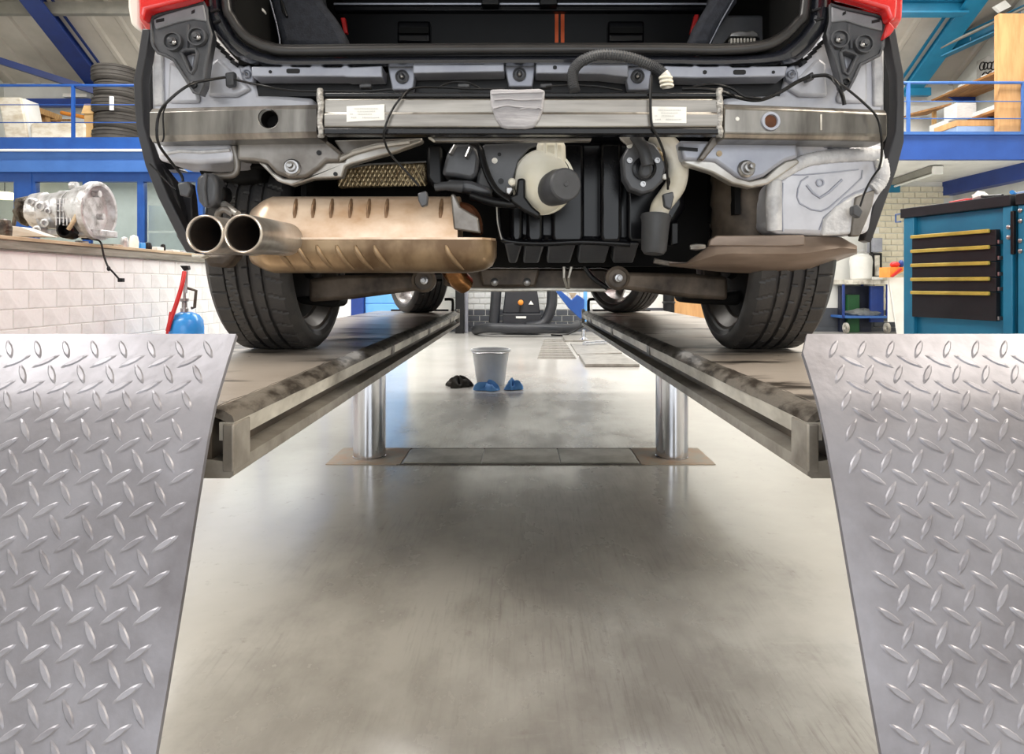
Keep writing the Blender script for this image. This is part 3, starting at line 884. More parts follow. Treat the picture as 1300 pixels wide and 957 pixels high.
# ---- machine with hoses, hoist, floor plates at the back middle
Ym = 10.7
t = thing('suction_machine', 'dark grey workshop machine with two thick hoses at the back wall', 'machine', (P(661, 0, Ym)[0], Ym, 0))
MB().slab([(645, 340), (678, 340), (686, 398), (638, 398)], Ym, .4).build('housing', m_machine, t, bevel=.02)
MB().pxbox(638, 398, 687, 423, Ym - .1, .5).build('base', m_machine, t, bevel=.015)
MB().pxbox(655, 401.5, 668, 404, Ym - .108, .008).build('sticker', m_label, t, smooth=0)
MB().lathe([(.045, 0), (.04, .03), (.02, .04), (.001, .04)], P(661, 384, Ym), (0, -1, 0), 16).build('knob', m_oran, t)
MB().tube([P(661, 388, Ym - .05), P(660, 396, Ym - .06)], .012, 6).build('lever', m_black, t)
MB().slab([(671, 386.5), (677.5, 386.5), (674, 381.5)], Ym - .012, .01).build('warning_sign', m_label, t, smooth=0)
MB().tube([P(632, 335, Ym + .05), P(630, 370, Ym), P(628, 400, Ym), P(626, 420, Ym - .02)], .085, 14, sub=4).build('hose', m_machine, t, smooth=60)
MB().tube([P(700, 335, Ym), P(701, 375, Ym), P(699, 392, Ym - .02), P(690, 410, Ym - .05), P(668, 416, Ym - .16)], .085, 14, sub=5).build('hose', m_machine, t, smooth=60)
MB().tube([P(604, 419, Ym), P(620, 416, Ym - .45), P(650, 417, Ym - .5), P(690, 417, Ym - .5), P(725, 417, Ym - .25), P(733, 412, Ym + .1)], .075, 14, sub=5).build('hose', m_machine, t, smooth=60)
MB().tube([P(748, 410, 10.5), P(735, 417, 10.3), P(718, 425, 10.25), P(700, 425, 10.4)], .014, 6, sub=5).build('power_cable', m_black, None, 'black cable lying on the floor right of the suction machine', 'cable')
t = thing('engine_hoist', 'blue angled hoist on a silver foot beside the right runway end', 'hoist', (P(742, 0, 9.4)[0], 9.4, 0))
MB().slab([(706, 370), (711, 368), (726, 381), (733, 374), (742, 380), (741, 406), (736, 404), (722, 391)], 9.4, .12).build('boom', m_blue, t, bevel=.008)
MB().pxbox(741, 340, 745.5, 412, 9.46, .05).build('post', m_paneblue, t, bevel=.004)
MB().lathe([(.07, 0), (.075, .03), (.03, .06), (.025, .16), (.001, .17)], (P(741, 0, 9.4)[0], 9.4, 0), (0, 0, 1), 16).build('foot', m_chrome, t)
MB().slab([(722, 372), (732, 372), (727, 380)], 9.55, .03).build('yellow_flag', m_woodlt, t, smooth=0)
MB().span((P(578, 0, 10.9)[0], 10.9, 0), (P(589, 0, 10.9)[0], 11.05, 1.6)).build('steel_post', m_black, None, 'black steel post at the back wall left of the suction machine', 'post', bevel=.006)
MB().span((P(590, 0, 11.1)[0], 11.1, 0), (P(594, 0, 11.1)[0], 11.2, 1.6)).build('cable_conduit', m_sill, None, 'grey conduit next to the black steel post', 'conduit', bevel=.004)
MB().lathe([(.09, 0), (.09, .5), (.11, .52), (.09, .54), (.09, .9)], (P(849, 0, 10.4)[0], 10.4, 0), (0, 0, 1), 16).build('black_pipe', m_black, None, 'black ribbed pipe standing between the right tyres', 'pipe')
MB().span((P(856, 0, 10.9).x, 10.9, 0), (P(898, 0, 10.9).x, 11.2, P(0, 374, 10.9).z)).build('wooden_crate', m_ply, None, 'tan wooden crate at the back wall seen left of the right rear tyre', 'crate', bevel=.01)
def flpoly(pts, z):
    return [Vector(((x - CX) * CH / (y - CY), CH * F / (y - CY), z)) for x, y in pts]
for nm, pts, mt, hh, lb in (('pit_cover', [(717, 434), (768, 434), (757, 428), (714, 428)], m_pit, .03, 'narrow grey pit cover, furthest of the floor plates by the hoist'),
                            ('pit_cover', [(733, 451), (790, 449), (770, 437), (724, 437)], m_pit, .015, 'ribbed grey pit cover between the two flat floor plates'),
                            ('pit_cover', [(743, 466), (812, 466), (790, 453), (735, 453)], m_pit, .03, 'beige pit cover, nearest of the floor plates by the right runway')):
    MB().prism(flpoly(pts, 0.001), (0, 0, hh)).build(nm, mt, None, lb, 'floor plate', 'pit covers by the right runway', bevel=.004)
t = thing('roller_grate', 'silver brake test roller between the pit covers', 'roller', flpoly([(765, 443)], 0)[0])
MB().tube([flpoly([(742, 440)], .03)[0], flpoly([(768, 438)], .03)[0]], .04, 12).build('roller', m_chrome, t)
# floor grid left of the covers
t = thing('floor_grate', 'fine ribbed floor grate left of the pit covers', 'grate', flpoly([(718, 445)], 0)[0])
for k in range(14):
    yy = 432 + k * 1.8
    a, b = flpoly([(690 - k * .6, yy)], .002)[0], flpoly([(716 + k * 1.2, yy)], .002)[0]
    MB().span((a.x, a.y, 0.001), (b.x, a.y + .045, .008)).build('bar', m_pit, t, smooth=0)

# ---- bucket with rags
pb = Vector(((623 - CX) * 5.35 / F, 5.35, 0))
t = thing('bucket', 'grey plastic bucket standing on the floor between the runways', 'bucket', pb)
MB().lathe([(.001, 0.004), (.105, .004), (.11, 0), (.148, .265), (.158, .268), (.158, .285), (.146, .285), (.108, .012), (.001, .012)], pb, (0, 0, 1), 36).build('pail', m_bucket, t)
MB().tube([pb + Vector((-.155, 0, .27)), pb + Vector((-.11, -.13, .262)), pb + Vector((0, -.165, .268)), pb + Vector((.11, -.13, .262)), pb + Vector((.155, 0, .27))], .006, 6, sub=5).build('handle', m_steel, t)
def rag(name, c, rx, ry, rz, mat, label, cat):
    m = MB()
    rings = []
    nu, nv = 28, 7
    ph = [random.uniform(0, 6.3) for _ in range(8)]
    for j in range(nv + 1):
        tt = j / nv
        rr = max(.02, math.sin(math.pi / 2 * (1 - tt * .999)))
        ring = []
        for i in range(nu):
            a = 2 * math.pi * i / nu
            k = 1 + .22 * math.sin(3 * a + ph[0]) + .16 * math.sin(5 * a + ph[1]) + .08 * math.sin(9 * a + ph[2])
            zz_ = rz * (1 - (1 - tt) ** 2) * (1 + .45 * math.sin(4 * a + ph[3] + 3 * tt) + .3 * math.sin(7 * a + ph[4])) + .004
            ring.append(Vector((c[0] + rx * rr * k * math.cos(a), c[1] + ry * rr * k * math.sin(a), max(.004, zz_))))
        rings.append(ring)
    return m.loft(rings).build(name, mat, None, label, cat, smooth=50)
rag('oily_rag', (P(583, 0, 5.25)[0], 5.25, 0), .10, .08, .05, m_ragk, 'dark oily rag lying left of the bucket', 'rag')
rag('blue_glove', (P(620, 0, 5.06)[0], 5.06, 0), .09, .06, .045, m_ragb, 'crumpled blue glove lying in front of the bucket', 'glove')
rag('blue_glove', (P(651, 0, 5.1)[0], 5.1, 0), .06, .06, .05, m_ragb, 'smaller blue glove lying at the right foot of the bucket', 'glove')

# ---- worktop on the left wall with gearbox and clutter
ZW = 0.8 + 58.5 * 3.5 / F
ZW = 1.055
t = thing('worktop', 'long weathered wooden worktop on the white block wall', 'worktop', (-2.95, 4.5, .985))
MB().span((-3.4, 2.5, .986), (-2.69, 6.4, ZW - .02)).build('edge_board', m_wood, t, bevel=.004)
MB().span((-3.4, 2.5, ZW - .02), (-2.68, 6.4, ZW)).build('top_board', m_woodlt, t, bevel=.003)
Yg = 4.15
def G(px, py, dy=0):
    return P(px, py, Yg + dy)
t = thing('gearbox', 'bare aluminium gearbox with round bell housing on the worktop', 'gearbox', (G(76, 300)[0], Yg + .1, ZW))
gx = lambda px: (px - CX) * (Yg + .1) / F
gz = CH - (268 - CY) * (Yg + .1) / F
zb = gz - ZW
def gprof(lst):
    return [(r, gx(px)) for px, r in lst]
def gl(lst, n=28, wob=.0):
    m = MB().lathe([(r, gx(px)) for px, r in lst], (0, Yg + .1, gz), (1, 0, 0), n)
    if wob:
        m.jitter(wob)
    return m
gl([(92, .12), (97, .14), (104, .155), (112, .165), (119, .17), (120, .186), (127, .186), (128, .175), (127.5, .16), (118, .15)], 40).build('bell_housing', m_alum, t)
gl([(44, .09), (46, .112), (60, .118), (62, .11), (78, .118), (80, .127), (93, .13)], 22, .004).build('main_case', m_alum, t, smooth=25)
gl([(27, .05), (29, .085), (36, .095), (38, .075), (44, .09)], 18, .008).build('rear_flange', m_alumd, t, smooth=20)
for (px, py, rr) in ((94, 236, .026), (123, 246, .022), (128, 275, .02), (126, 296, .022)):
    MB().lathe([(.004, -.02), (rr, -.02), (rr, .02), (.004, .02)], G(px, py, .1), (1, 0, 0), 12).build('lug', m_alum, t)
for k in range(5):
    px = 71 + k * 4.6
    MB().pxbox(px - .6, 252, px + .6, 286, Yg - .05, .06).build('rib', m_alum, t, smooth=0)
for k in range(3):
    MB().pxbox(68, 258 + k * 9, 94, 259.3 + k * 9, Yg - .045, .06).build('rib', m_alum, t, smooth=0)
for (px, py, rr) in ((52, 262, .03), (58, 283, .026), (62, 268, .02), (40, 256, .024), (48, 292, .028)):
    MB().lathe([(rr * 1.1, -.05), (rr, .012), (rr * .6, .014), (rr * .55, .0), (.001, .0)], G(px, py, -.02), (0, -1, 0), 14).build('boss', m_alum, t)
MB().lathe([(.03, -.06), (.055, -.06), (.052, .02), (.04, .03), (.036, .03), (.036, -.03), (.001, -.03)], G(85, 292, -.02), (.1, -1, 0), 22).build('output_ring', m_gblack, t)
MB().tube([G(87, 291, -.06), G(92, 283, -.07), G(98, 273, -.06)], [.012, .012, .015], 8).build('lever', m_woodlt, t)
MB().pxbox(58, 291, 128, 299.5, Yg + .02, .18).build('sump_flange', m_alum, t, bevel=.008)
MB().tube([(G(12, 283, .2).x, 4.35, ZW + .008), G(23, 258, .2)], .012, 8).build('steel_bar', m_arm, None, 'rusty steel bar leaning left of the gearbox', 'bar')
q = P(18, 292, 3.75)
MB().prism([P(-30, 282, 3.75), P(26, 288, 3.8), P(60, 300, 3.9), P(-30, 300, 3.75)], (0, .1, 0)).build('white_board_strip', m_white, None, 'white board lying on the left end of the worktop', 'board', bevel=.004)
clut = [(5, 279, 6, .05, m_alumd, 'grey gear wheel at the left edge of the worktop', 'gear_wheel'), (104, 307, 4, .02, m_alum, 'small aluminium bracket lying in front of the gearbox', 'small_bracket'),
        (143, 308.5, 7, .018, m_rust, 'flat rusty block on the worktop right of the gearbox', 'rusty_block'), (158, 307, 4, .04, m_alum, 'light metal bushing standing on the worktop', 'metal_bushing'),
        (170, 305, 5, .05, m_white, 'white cup on the worktop beside the window', 'white_cup'), (187, 311, 5, .03, m_black, 'black plastic cap in the middle of the worktop clutter', 'black_puck'),  # the black one is a loose cap
        (198, 313, 6, .03, m_white, 'white plastic clip box on the worktop', 'clip_box'), (207, 314, 3, .03, m_gblack, 'short black sleeve on the worktop', 'black_sleeve'),
        (218, 316, 7, .02, m_paper, 'crumpled paper at the right end of the worktop', 'crumpled_paper'), (229, 317.5, 5, .02, m_alum, 'thin metal plate at the right end of the worktop', 'metal_plate'),
        (178, 300, 4, .05, m_wblue, 'small blue box on the worktop behind the clutter', 'blue_box')]
for (px, py, hw, hh, mt, lb, nm) in clut:
    Yc = 2.78 * F / (CX - px)
    x0, x1 = -2.80 - .02, -2.80 + hw * .006
    cpos = Vector((-2.78, Yc, ZW + hh))
    if nm in ('gear_wheel', 'metal_bushing', 'white_cup', 'black_puck', 'black_sleeve'):
        MB().lathe([(.001, -hh), (hw * .006, -hh), (hw * .0065, 0), (hw * .005, hh * .8), (.001, hh)], cpos, (0, 0, 1), 14).build(nm, mt, None, lb, nm.split('_')[1])
    else:
        m = MB().box(cpos - Vector((0, 0, hh * .5)), (hw * .012, hw * .016, hh))
        m.build(nm, mt, None, lb, nm.split('_')[1], bevel=.004)
t = thing('hanging_cable', 'black cable with a plug hanging over the worktop edge', 'cable', P(128, 305, 4.3))
MB().tube([P(104, 303, 4.25), P(120, 304, 4.22), P(128, 308, 4.2), P(132, 325, 4.2), P(137, 338, 4.2), P(144, 346, 4.2), P(151, 354, 4.2)], .006, 6, sub=5).build('lead', m_black, t, smooth=60)
MB().ell(P(138, 341, 4.2), (.012, .01, .016), 8, 6).build('grommet', m_black, t)
MB().pxbox(149, 353, 155, 358, 4.18, .03).build('plug', m_black, t, bevel=.003)

# ---- blue pressure sprayer
pc = Vector(((236 - CX) * 4.7 / F, 4.7, 0))
t = thing('pressure_sprayer', 'sky blue pressure tank with red hose beside the white block wall', 'sprayer', pc)
zt_ = CH - (396 - CY) * 4.7 / F
MB().lathe([(.001, 0), (.1, 0), (.118, .03), (.118, zt_ - .11), (.112, zt_ - .06), (.085, zt_ - .02), (.04, zt_), (.001, zt_)], pc, (0, 0, 1), 28).build('tank', m_wblue, t)
MB().lathe([(.026, 0), (.026, .03), (.018, .035), (.018, .075), (.028, .08), (.028, .1), (.01, .1), (.009, .2)], pc + Vector((-.01, 0, zt_ - .005)), (0, 0, 1), 14).build('valve', m_steel, t)
MB().tube([P(218, 396, 4.62), P(214, 420, 4.62), P(212, 432, 4.62)], .016, 8).build('hose_end', m_redpl, t)
MB().tube([P(234, 345, 4.66), P(231, 362, 4.62), P(224, 385, 4.6), P(216, 408, 4.58), P(213, 420, 4.58)], .015, 8, sub=4).build('hose', m_redpl, t, smooth=60)
MB().tube([P(236, 372, 4.68), P(237, 345, 4.68), P(235, 338, 4.68)], .009, 8).build('lance', m_steel, t)
MB().slab([(228, 337), (238, 337), (239, 342), (233, 344)], 4.66, .04).build('trigger', m_black, t, bevel=.004)
MB().tube([P(236, 365, 4.7), P(249, 369, 4.7), P(247, 390, 4.7), P(243, 391, 4.7)], .011, 8).build('handle', m_alumd, t)
# ------------------------------------------------------------------ lift
ZR = 0.605
prof_f = [(0.775, 0.10), (0.852, 0.293), (0.8895, 0.390), (0.925, 0.487), (0.960, 0.578), (0.985, 0.628), (1.020, 0.676), (1.0566, 0.722)]


def flap_at(v):
    """point and camera-side normal on the bent flap at arc length v"""
    acc = 0
    for (y0, z0), (y1, z1) in zip(prof_f, prof_f[1:]):
        l = math.hypot(y1 - y0, z1 - z0)
        if v <= acc + l or (y1, z1) == prof_f[-1]:
            k = (v - acc) / l
            return (y0 + (y1 - y0) * k, z0 + (z1 - z0) * k), (-(z1 - z0) / l, (y1 - y0) / l)
        acc += l


VL = sum(math.hypot(b[0] - a[0], b[1] - a[1]) for a, b in zip(prof_f, prof_f[1:]))


def runway(s, label):
    t = thing('lift_runway', label, 'lift runway', (s * .75, 3.0, ZR), 'runways of the car lift')

    def cs(poly, y0, y1, name, mat, bevel=0, lab=None):
        return MB().prism([(s * x, y0, z) for x, z in poly], (0, y1 - y0, 0)).build(name, mat, t, label=lab, bevel=bevel, smooth=0)
    Y0, Y1 = 1.055, 4.95
    cs([(.483, ZR), (1.06, ZR), (1.06, ZR - .012), (.483, ZR - .012)], Y0, Y1, 'deck', m_runway)
    # chipped, bent edge
    m = MB()
    n = 90
    rings = []
    for i in range(n + 1):
        y = Y0 + (Y1 - Y0) * i / n
        j = lambda a: random.uniform(-a, a)
        rings.append([Vector((s * x, y, z)) for x, z in ((.486 + j(.003), ZR + .0005), (.468 + j(.003), ZR - .004 + j(.002)), (.455 + j(.002), ZR - .014 + j(.002)), (.4505 + j(.001), ZR - .022), (.463, ZR - .022), (.486, ZR - .012))])
    m.loft(rings).build('edge_lip', m_edge, t, smooth=50)
    cs([(.452, ZR - .022), (.475, ZR - .022), (.475, ZR - .051), (.456, ZR - .051)], Y0, Y1, 'upper_flange', m_flange)
    cs([(.487, ZR - .012), (.495, ZR - .012), (.495, ZR - .1), (.487, ZR - .1)], Y0, Y1, 'web', m_web)
    cs([(.450, ZR - .084), (.490, ZR - .080), (1.06, ZR - .1), (1.06, ZR - .109), (.456, ZR - .109), (.45, ZR - .104)], Y0 - .005, Y1, 'lower_flange', m_chan)
    cs([(1.048, ZR - .012), (1.06, ZR - .012), (1.06, ZR - .1), (1.048, ZR - .1)], Y0, Y1, 'outer_web', m_web)
    MB().span((s * .4495, Y0 - .006, ZR - .1), (s * .468, Y0 + .06, ZR - .024)).build('end_plate', m_chan, t, bevel=.003)
    MB().span((s * .499, Y0 + .12, ZR - .1), (s * 1.045, Y0 + .13, ZR - .013)).build('inner_wall', m_flange, t, smooth=0)
    for k, y in enumerate((2.35, 3.3, 4.3)):
        MB().span((s * .4515, y, ZR - .0525), (s * .476, y + .05, ZR - .0215)).build('joint_strap', m_edge, t, smooth=0)
    # lifting piston
    pc_ = (s * .70, 3.1, .004)
    MB().lathe([(.001, 0), (.076, 0), (.076, .006), (.074, .008), (.074, ZR - .112), (.001, ZR - .112)], pc_, (0, 0, 1), 40).build('lift_piston', m_chrome, t, smooth=40)
    # wheel stop at the far end
    MB().tube([(s * .50, 4.93, ZR), (s * .50, 4.93, ZR + .07), (s * .515, 4.93, ZR + .085), (s * .56, 4.93, ZR + .085)], .011, 8, sub=3).build('wheel_stop', m_black, t)
    MB().span((s * .452, 4.95, ZR - .105), (s * .475, 4.965, ZR + .012)).build('end_bracket', m_flange, t, smooth=0)
    MB().span((s * .53, 4.9, ZR), (s * .95, 4.94, ZR + .012)).build('end_strip', m_black, t, smooth=0)
    # hinged drive-on flap
    m = MB()
    rings = []
    N_ = 40
    for i in range(N_ + 1):
        (y, z), (ny, nz) = flap_at(VL * i / N_)
        xi = .449 if s < 0 else .436 + .010 * (1 - i / N_)
        if s > 0 and i > N_ - 2:
            xi += .008 * (i - (N_ - 2))
        rings.append([Vector((s * xi, y, z)), Vector((s * 1.06, y, z)), Vector((s * 1.06, y - ny * .008, z - nz * .008)), Vector((s * xi, y - ny * .008, z - nz * .008))])
    fl = m.loft(rings).build('drive_on_flap', m_flap, t, label='grey checker plate flap', smooth=40, weld=False)
    MB().tube([(s * .5, 1.03, ZR - .03), (s * 1.03, 1.03, ZR - .03)], .014, 10).build('hinge_rod', m_edge, t)
    m = MB()
    sp_ = .044
    nu_, nv_ = 14, int(VL / sp_) + 1
    for typ in (0, 1):
        for iv in range(nv_):
            for iu in range(nu_):
                u = .468 + (iu + .5 * typ) * sp_ - (.0035 * iv if s < 0 else -.0028 * iv) % sp_
                v = .02 + (iv + .5 * typ) * sp_
                if not (.447 + .026 < u < 1.05) or v > VL - .022:
                    continue
                ang = math.radians(34 if typ == 0 else 124)
                if s > 0:
                    ang = -ang
                ca, sa = math.cos(ang), math.sin(ang)
                L_, W_ = .0205, .0049
                out, top = [], []
                for k in range(10):
                    a = 2 * math.pi * k / 10
                    p_ = L_ * math.cos(a)
                    q_ = W_ * math.sin(a) * (0.55 + .45 * abs(math.sin(a)))
                    for sc, lst, h in ((1, out, .0001), (.66, top, .0017)):
                        uu = p_ * sc * ca - q_ * sc * sa
                        vv = p_ * sc * sa + q_ * sc * ca
                        (y, z), (ny, nz) = flap_at(min(max(v + vv, 0), VL - 1e-4))
                        lst.append(Vector((s * u + uu, y + ny * h, z + nz * h)))
                m.loft([out, top], caps=False)
                m.add(top, [tuple(range(10))])
    m.build('tread_lugs', m_lug, fl, kind='stuff', smooth=50)
    return t


runway(-1, 'left runway of the car lift with a checker plate flap at its end')
runway(1, 'right runway of the car lift with a checker plate flap at its end')
for s, nm in ((-1, 'left'), (1, 'right')):
    MB().span((s * .70 - .165, 2.965, 0.0005), (s * .70 + .165, 3.265, .004)).build('piston_base_plate', m_rust, None, 'rusty steel base plate around the %s lift piston' % nm, 'base plate', 'base plates of the lift', bevel=.002)
t = thing('floor_cover', 'worn grey steel channel cover between the two lift pistons', 'floor cover', (0, 3.12, 0))
for k in range(3):
    x0 = -.525 + k * .352
    MB().span((x0, 2.99, 0.0005), (x0 + .347, 3.24, .006)).build('cover_plate', m_cover, t, bevel=.003)
MB().span((-.55, 2.965, 0.0002), (.55, 2.982, .003)).build('frame_strip', m_web, t, smooth=0)
MB().span((-.55, 3.25, 0.0002), (.55, 3.265, .003)).build('frame_strip', m_web, t, smooth=0)

# ------------------------------------------------------------------ car
car = thing('car', 'red hatchback on the lift with its rear bumper removed', 'car', (0, 3.4, ZR))


def cp(m, name, mat, bevel=0, parent=None, **k):
    return m.build(name, mat, parent or car, bevel=bevel, **k)


def mir(pts):
    return [(2 * 658.5 - x, y) for x, y in pts]


def bolt(px, py, Y, r=.016, parent=None, stud=.018):
    return MB().lathe([(.001, -.004), (r, -.004), (r, .003), (r * .68, .0032), (r * .62, .012), (r * .3, .0125), (r * .28, .012 + stud), (.001, .012 + stud)], P(px, py, Y), (0, -1, 0), 14).build('bolt', m_steel, parent or car, smooth=30)


def stud(px, py, Y, r=.02, mat=None, parent=None):
    q = MB().lathe([(.001, -.004), (r, -.004), (r, .004), (r * .75, .006), (r * .7, .002), (r * .45, .002), (r * .4, .012), (r * .2, .018), (.001, .019)], P(px, py, Y), (0, -1, 0), 20).build('fastener', mat or m_plast, parent or car, smooth=30)
    MB().ell(P(px, py, Y - .016), (r * .25, r * .3, r * .25), 8, 6).build('fastener_tip', m_steel, q)
    return q


# ---- wheels
def make_tyre(c, r, hw, seg, parent, na=150):
    """tyre with ribs, grooves and sipes; axis along x"""
    prof = [(r * .80, -hw * .80), (r * .825, -hw * .93), (r * .87, -hw), (r * .92, -hw * .985), (r * .955, -hw * .93), (r * .98, -hw * .85)]
    ribs = [(-.82, -.50), (-.46, -.22), (-.12, .08), (.18, .38), (.48, .82)]
    if c[0] > 0:
        ribs = [(-b_, -a_) for a_, b_ in reversed(ribs)]
    kinds = [None] * len(prof)
    for k, (a, b) in enumerate(ribs):
        crown = lambda q: r * (1 - .012 * q * q)
        if k:
            prof.append((crown(a) - .009, (a - .012) * hw)); kinds.append(None)
        for i in range(4):
            q = a + (b - a) * i / 3
            prof.append((crown(q), q * hw)); kinds.append((k, i))
        if k < 4:
            prof.append((crown(b) - .009, (b + .012) * hw)); kinds.append(None)
    tail = [(r * .98, hw * .85), (r * .955, hw * .93), (r * .92, hw * .985), (r * .87, hw), (r * .825, hw * .93), (r * .80, hw * .80), (r * .79, 0)]
    prof += tail
    kinds += [None] * len(tail)
    rings = []
    for j in range(na):
        ring = []
        a = 2 * math.pi * j / na
        for (rr, h), kd in zip(prof, kinds):
            ja = a
            if kd is not None:
                k, i = kd
                k_ = k if c[0] < 0 else 4 - k
                i_ = i if c[0] < 0 else 3 - i
                sh = {0: 0, 1: i_ * 3, 2: 0, 3: i_, 4: i_}[k_] + 3 * k_
                cut_ = (j + sh) % 11 == 0
                if cut_ and (k_ in (0, 1, 4) or (k_ in (2, 3) and i_ > 1)):
                    rr -= .005
            ring.append(Vector((c[0] + h, c[1] + rr * math.sin(ja), c[2] + rr * math.cos(ja))))
        rings.append(ring)
    rings.append(rings[0])
    return MB().loft(rings, caps=False).build('tyre', m_rubber, parent, smooth=28)


def make_wheel(c, s, steer, spokes):
    c = Vector(c)
    wh = thing('wheel', None, None, c)
    wh.parent = car
    wh.location = c - WL[car.name]
    WL[wh.name] = c
    r = .317
    make_tyre(c, r, .112, 0, wh, 440 if not steer else 220)
    ax = (1, 0, 0)
    # rim barrel, lips
    MB().ring([(.250, -.094), (.260, -.098), (.256, -.08), (.236, -.06), (.232, .05), (.254, .08), (.260, .098), (.248, .094), (.226, .06), (.224, -.06)], c, ax, 48).build('rim', m_rim if not steer else m_alloy, wh, smooth=30)
    MB().lathe([(.001, -.02), (.15, -.02), (.15, -.008), (.06, -.006), (.06, .05), (.001, .05)], c - Vector((s * .0, 0, 0)), (-s, 0, 0), 32).build('brake_disc', m_arm, wh)
    if not spokes:
        MB().lathe([(.001, 0), (.222, 0), (.222, .006), (.15, .012), (.12, .03), (.001, .03)], c - Vector((s * .045, 0, 0)), (-s, 0, 0), 36).build('rim_shade_disc', m_void, wh)  # dark disc added for the shade inside the rim
    if spokes:
        for k in range(5):
            a = 2 * math.pi * k / 5
            d = Vector((0, math.sin(a), math.cos(a)))
            e = Vector((0, d.z, -d.y))
            x0 = s * .075
            m = MB()
            rg = []
            for rr, w_ in ((.03, .03), (.1, .026), (.24, .04)):
                rg.append([c + d * rr + e * q * w_ + Vector((x0 + s * h, 0, 0)) for q, h in ((-1, -.012), (1, -.012), (.8, .012), (-.8, .012))])
            m.loft(rg).build('spoke', m_alloy, wh, bevel=.004)
        MB().lathe([(.001, 0), (.05, 0), (.045, .02), (.001, .022)], c + Vector((s * .07, 0, 0)), (s, 0, 0), 20).build('hub_cap', m_alloy, wh)
    if steer:
        wh.rotation_euler = (0, 0, steer)
    return wh


YA, ZA = 2.05, ZR + .316
for s in (-1, 1):
    w_ = make_wheel((s * .722, YA, ZA), s, 0, False)
    # hub carrier with bolts, inside
    MB().lathe([(.001, 0), (.11, 0), (.1, .03), (.06, .05), (.05, .09), (.001, .09)], (s * .66, YA, ZA), (-s, 0, 0), 18).build('hub_carrier', m_void, car)
    MB().lathe([(.001, 0), (.018, 0), (.018, .02), (.009, .022), (.009, .05), (.001, .05)], (s * .60, YA - .04, ZA - .055), (-s, -.4, 0), 10).build('brake_line_fitting', m_steel, car)
    make_wheel((s * .722, 4.68, ZA), s, math.radians(31), True)

# ---- painted shell: flanks, roof, rear corners
def arch(cy, r, a0, a1, n=12):
    return [(cy + r * math.cos(a), ZA + r * math.sin(a)) for a in (a0 + (a1 - a0) * k / n for k in range(n + 1))]
side = [(1.62, 1.44), (1.80, 1.34)] + arch(YA, .37, math.radians(105), 0) + [(2.44, .80), (4.28, .80)] + arch(4.68, .37, math.pi, 0) + [(5.07, .84), (5.52, .88), (5.56, 1.12), (5.30, 1.32), (4.7, 1.48), (4.2, 1.56), (1.60, 1.66)]
for s in (-1, 1):
    MB().prism([(s * .925, y, z) for y, z in side], (-s * .035, 0, 0)).build('body_side', m_red, car, bevel=.008)
    MB().prism([(s * .90, y, z) for y, z in ((1.62, 1.66), (4.1, 1.57), (3.4, 2.0), (2.0, 2.02))], (-s * .16, 0, 0)).build('side_glass_frame', m_red, car, bevel=.01)
    # rear corner of the flank above the lamp bracket
    if s < 0:
        pts = [(176, -130), (262, -130), (252, -6), (230, 1), (184, 12), (180.5, 26), (176, 17)]
    else:
        pts = [(1141, -130), (1052, -130), (1064, -6), (1088, 0), (1126, 11), (1131, 26), (1138, 23), (1140, 8)]
    MB().slab(pts, 1.545, .035).build('rear_corner', m_red, car, bevel=.012, seg=3)
    # bright reflection on the red flank, put in as a cream slab
MB().slab([(160.5, -130), (178, -130), (178, 30), (180, 39), (172, 36), (165, 30), (161.5, 8)], 1.66, .25).build('flank_sheen', m_flanksheen, car, bevel=.012, seg=3, label='bright reflection on the red flank edge, made as a pale slab')
MB().slab([(1128, 25), (1136, 34), (1136.5, 37), (1131, 44), (1122, 50)], 1.57, .04).build('lamp_reflector', m_redpl, car, bevel=.004)
MB().loft([[Vector((x, y, z)) for x, z in ((-.74, 1.98), (-.5, 2.035), (0, 2.05), (.5, 2.035), (.74, 1.98), (.7, 1.96), (0, 2.02), (-.7, 1.96))] for y in (2.0, 2.8, 3.4)]).build('roof', m_red, car)
MB().span((-.85, 4.2, 1.44), (.85, 5.25, 1.5)).build('bonnet', m_red, car, bevel=.03)
MB().span((-.88, 5.45, .86), (.88, 5.56, 1.3)).build('front_end', m_red, car, bevel=.03)

# ---- underbody
MB().span((-.56, 2.35, .835), (.56, 5.45, .87)).build('floor_pan', m_void, car)
MB().span((-.60, 4.3, .82), (.60, 5.2, .90)).build('engine_shield', m_void, car)
MB().slab([(420, 88), (901, 88), (901, 338), (420, 338)], 1.97, .05).build('dark_backing', m_void, car)  # dark sheet added to keep the gaps between the parts in shade
for s in (-1, 1):
    rings = []
    for k in range(17):
        a = math.radians(158 - 163 * k / 16)
        rings.append([Vector((s * x, YA + r_ * math.cos(a), ZA + .04 + r_ * math.sin(a))) for x, r_ in ((.56, .36), (.885, .36), (.885, .372), (.56, .372))])
    MB().loft(rings).build('wheel_arch_liner', m_void, car)
    MB().span((s * .55, 1.72, .98), (s * .565, 2.4, 1.35)).build('inner_arch_wall', m_void, car)
    MB().span((s * .565, 2.42, .82), (s * .92, 4.3, .86)).build('side_sill', m_void, car)
# axle beam with bolts
ax = cp(MB().slab([(560, 346), (575, 340), (765, 340), (790, 346), (790, 366), (760, 369), (590, 368), (562, 362)], 2.15, .16), 'axle_beam', m_arm, .01)
MB().slab([(607, 340), (686, 340), (680, 364), (612, 364)], 2.11, .05).build('axle_mount', m_arm, car, bevel=.008)
for px in (628, 669):
    MB().lathe([(.001, 0), (.013, 0), (.012, .01), (.006, .014), (.001, .014)], P(px, 358, 2.11), (0, -1, 0), 12).build('bolt', m_steel, car)
cp(MB().tube([P(592, 367, 2.1), P(640, 368, 2.12), P(700, 367, 2.14), P(770, 368, 2.12)], .006, 6), 'brake_line', m_flange)
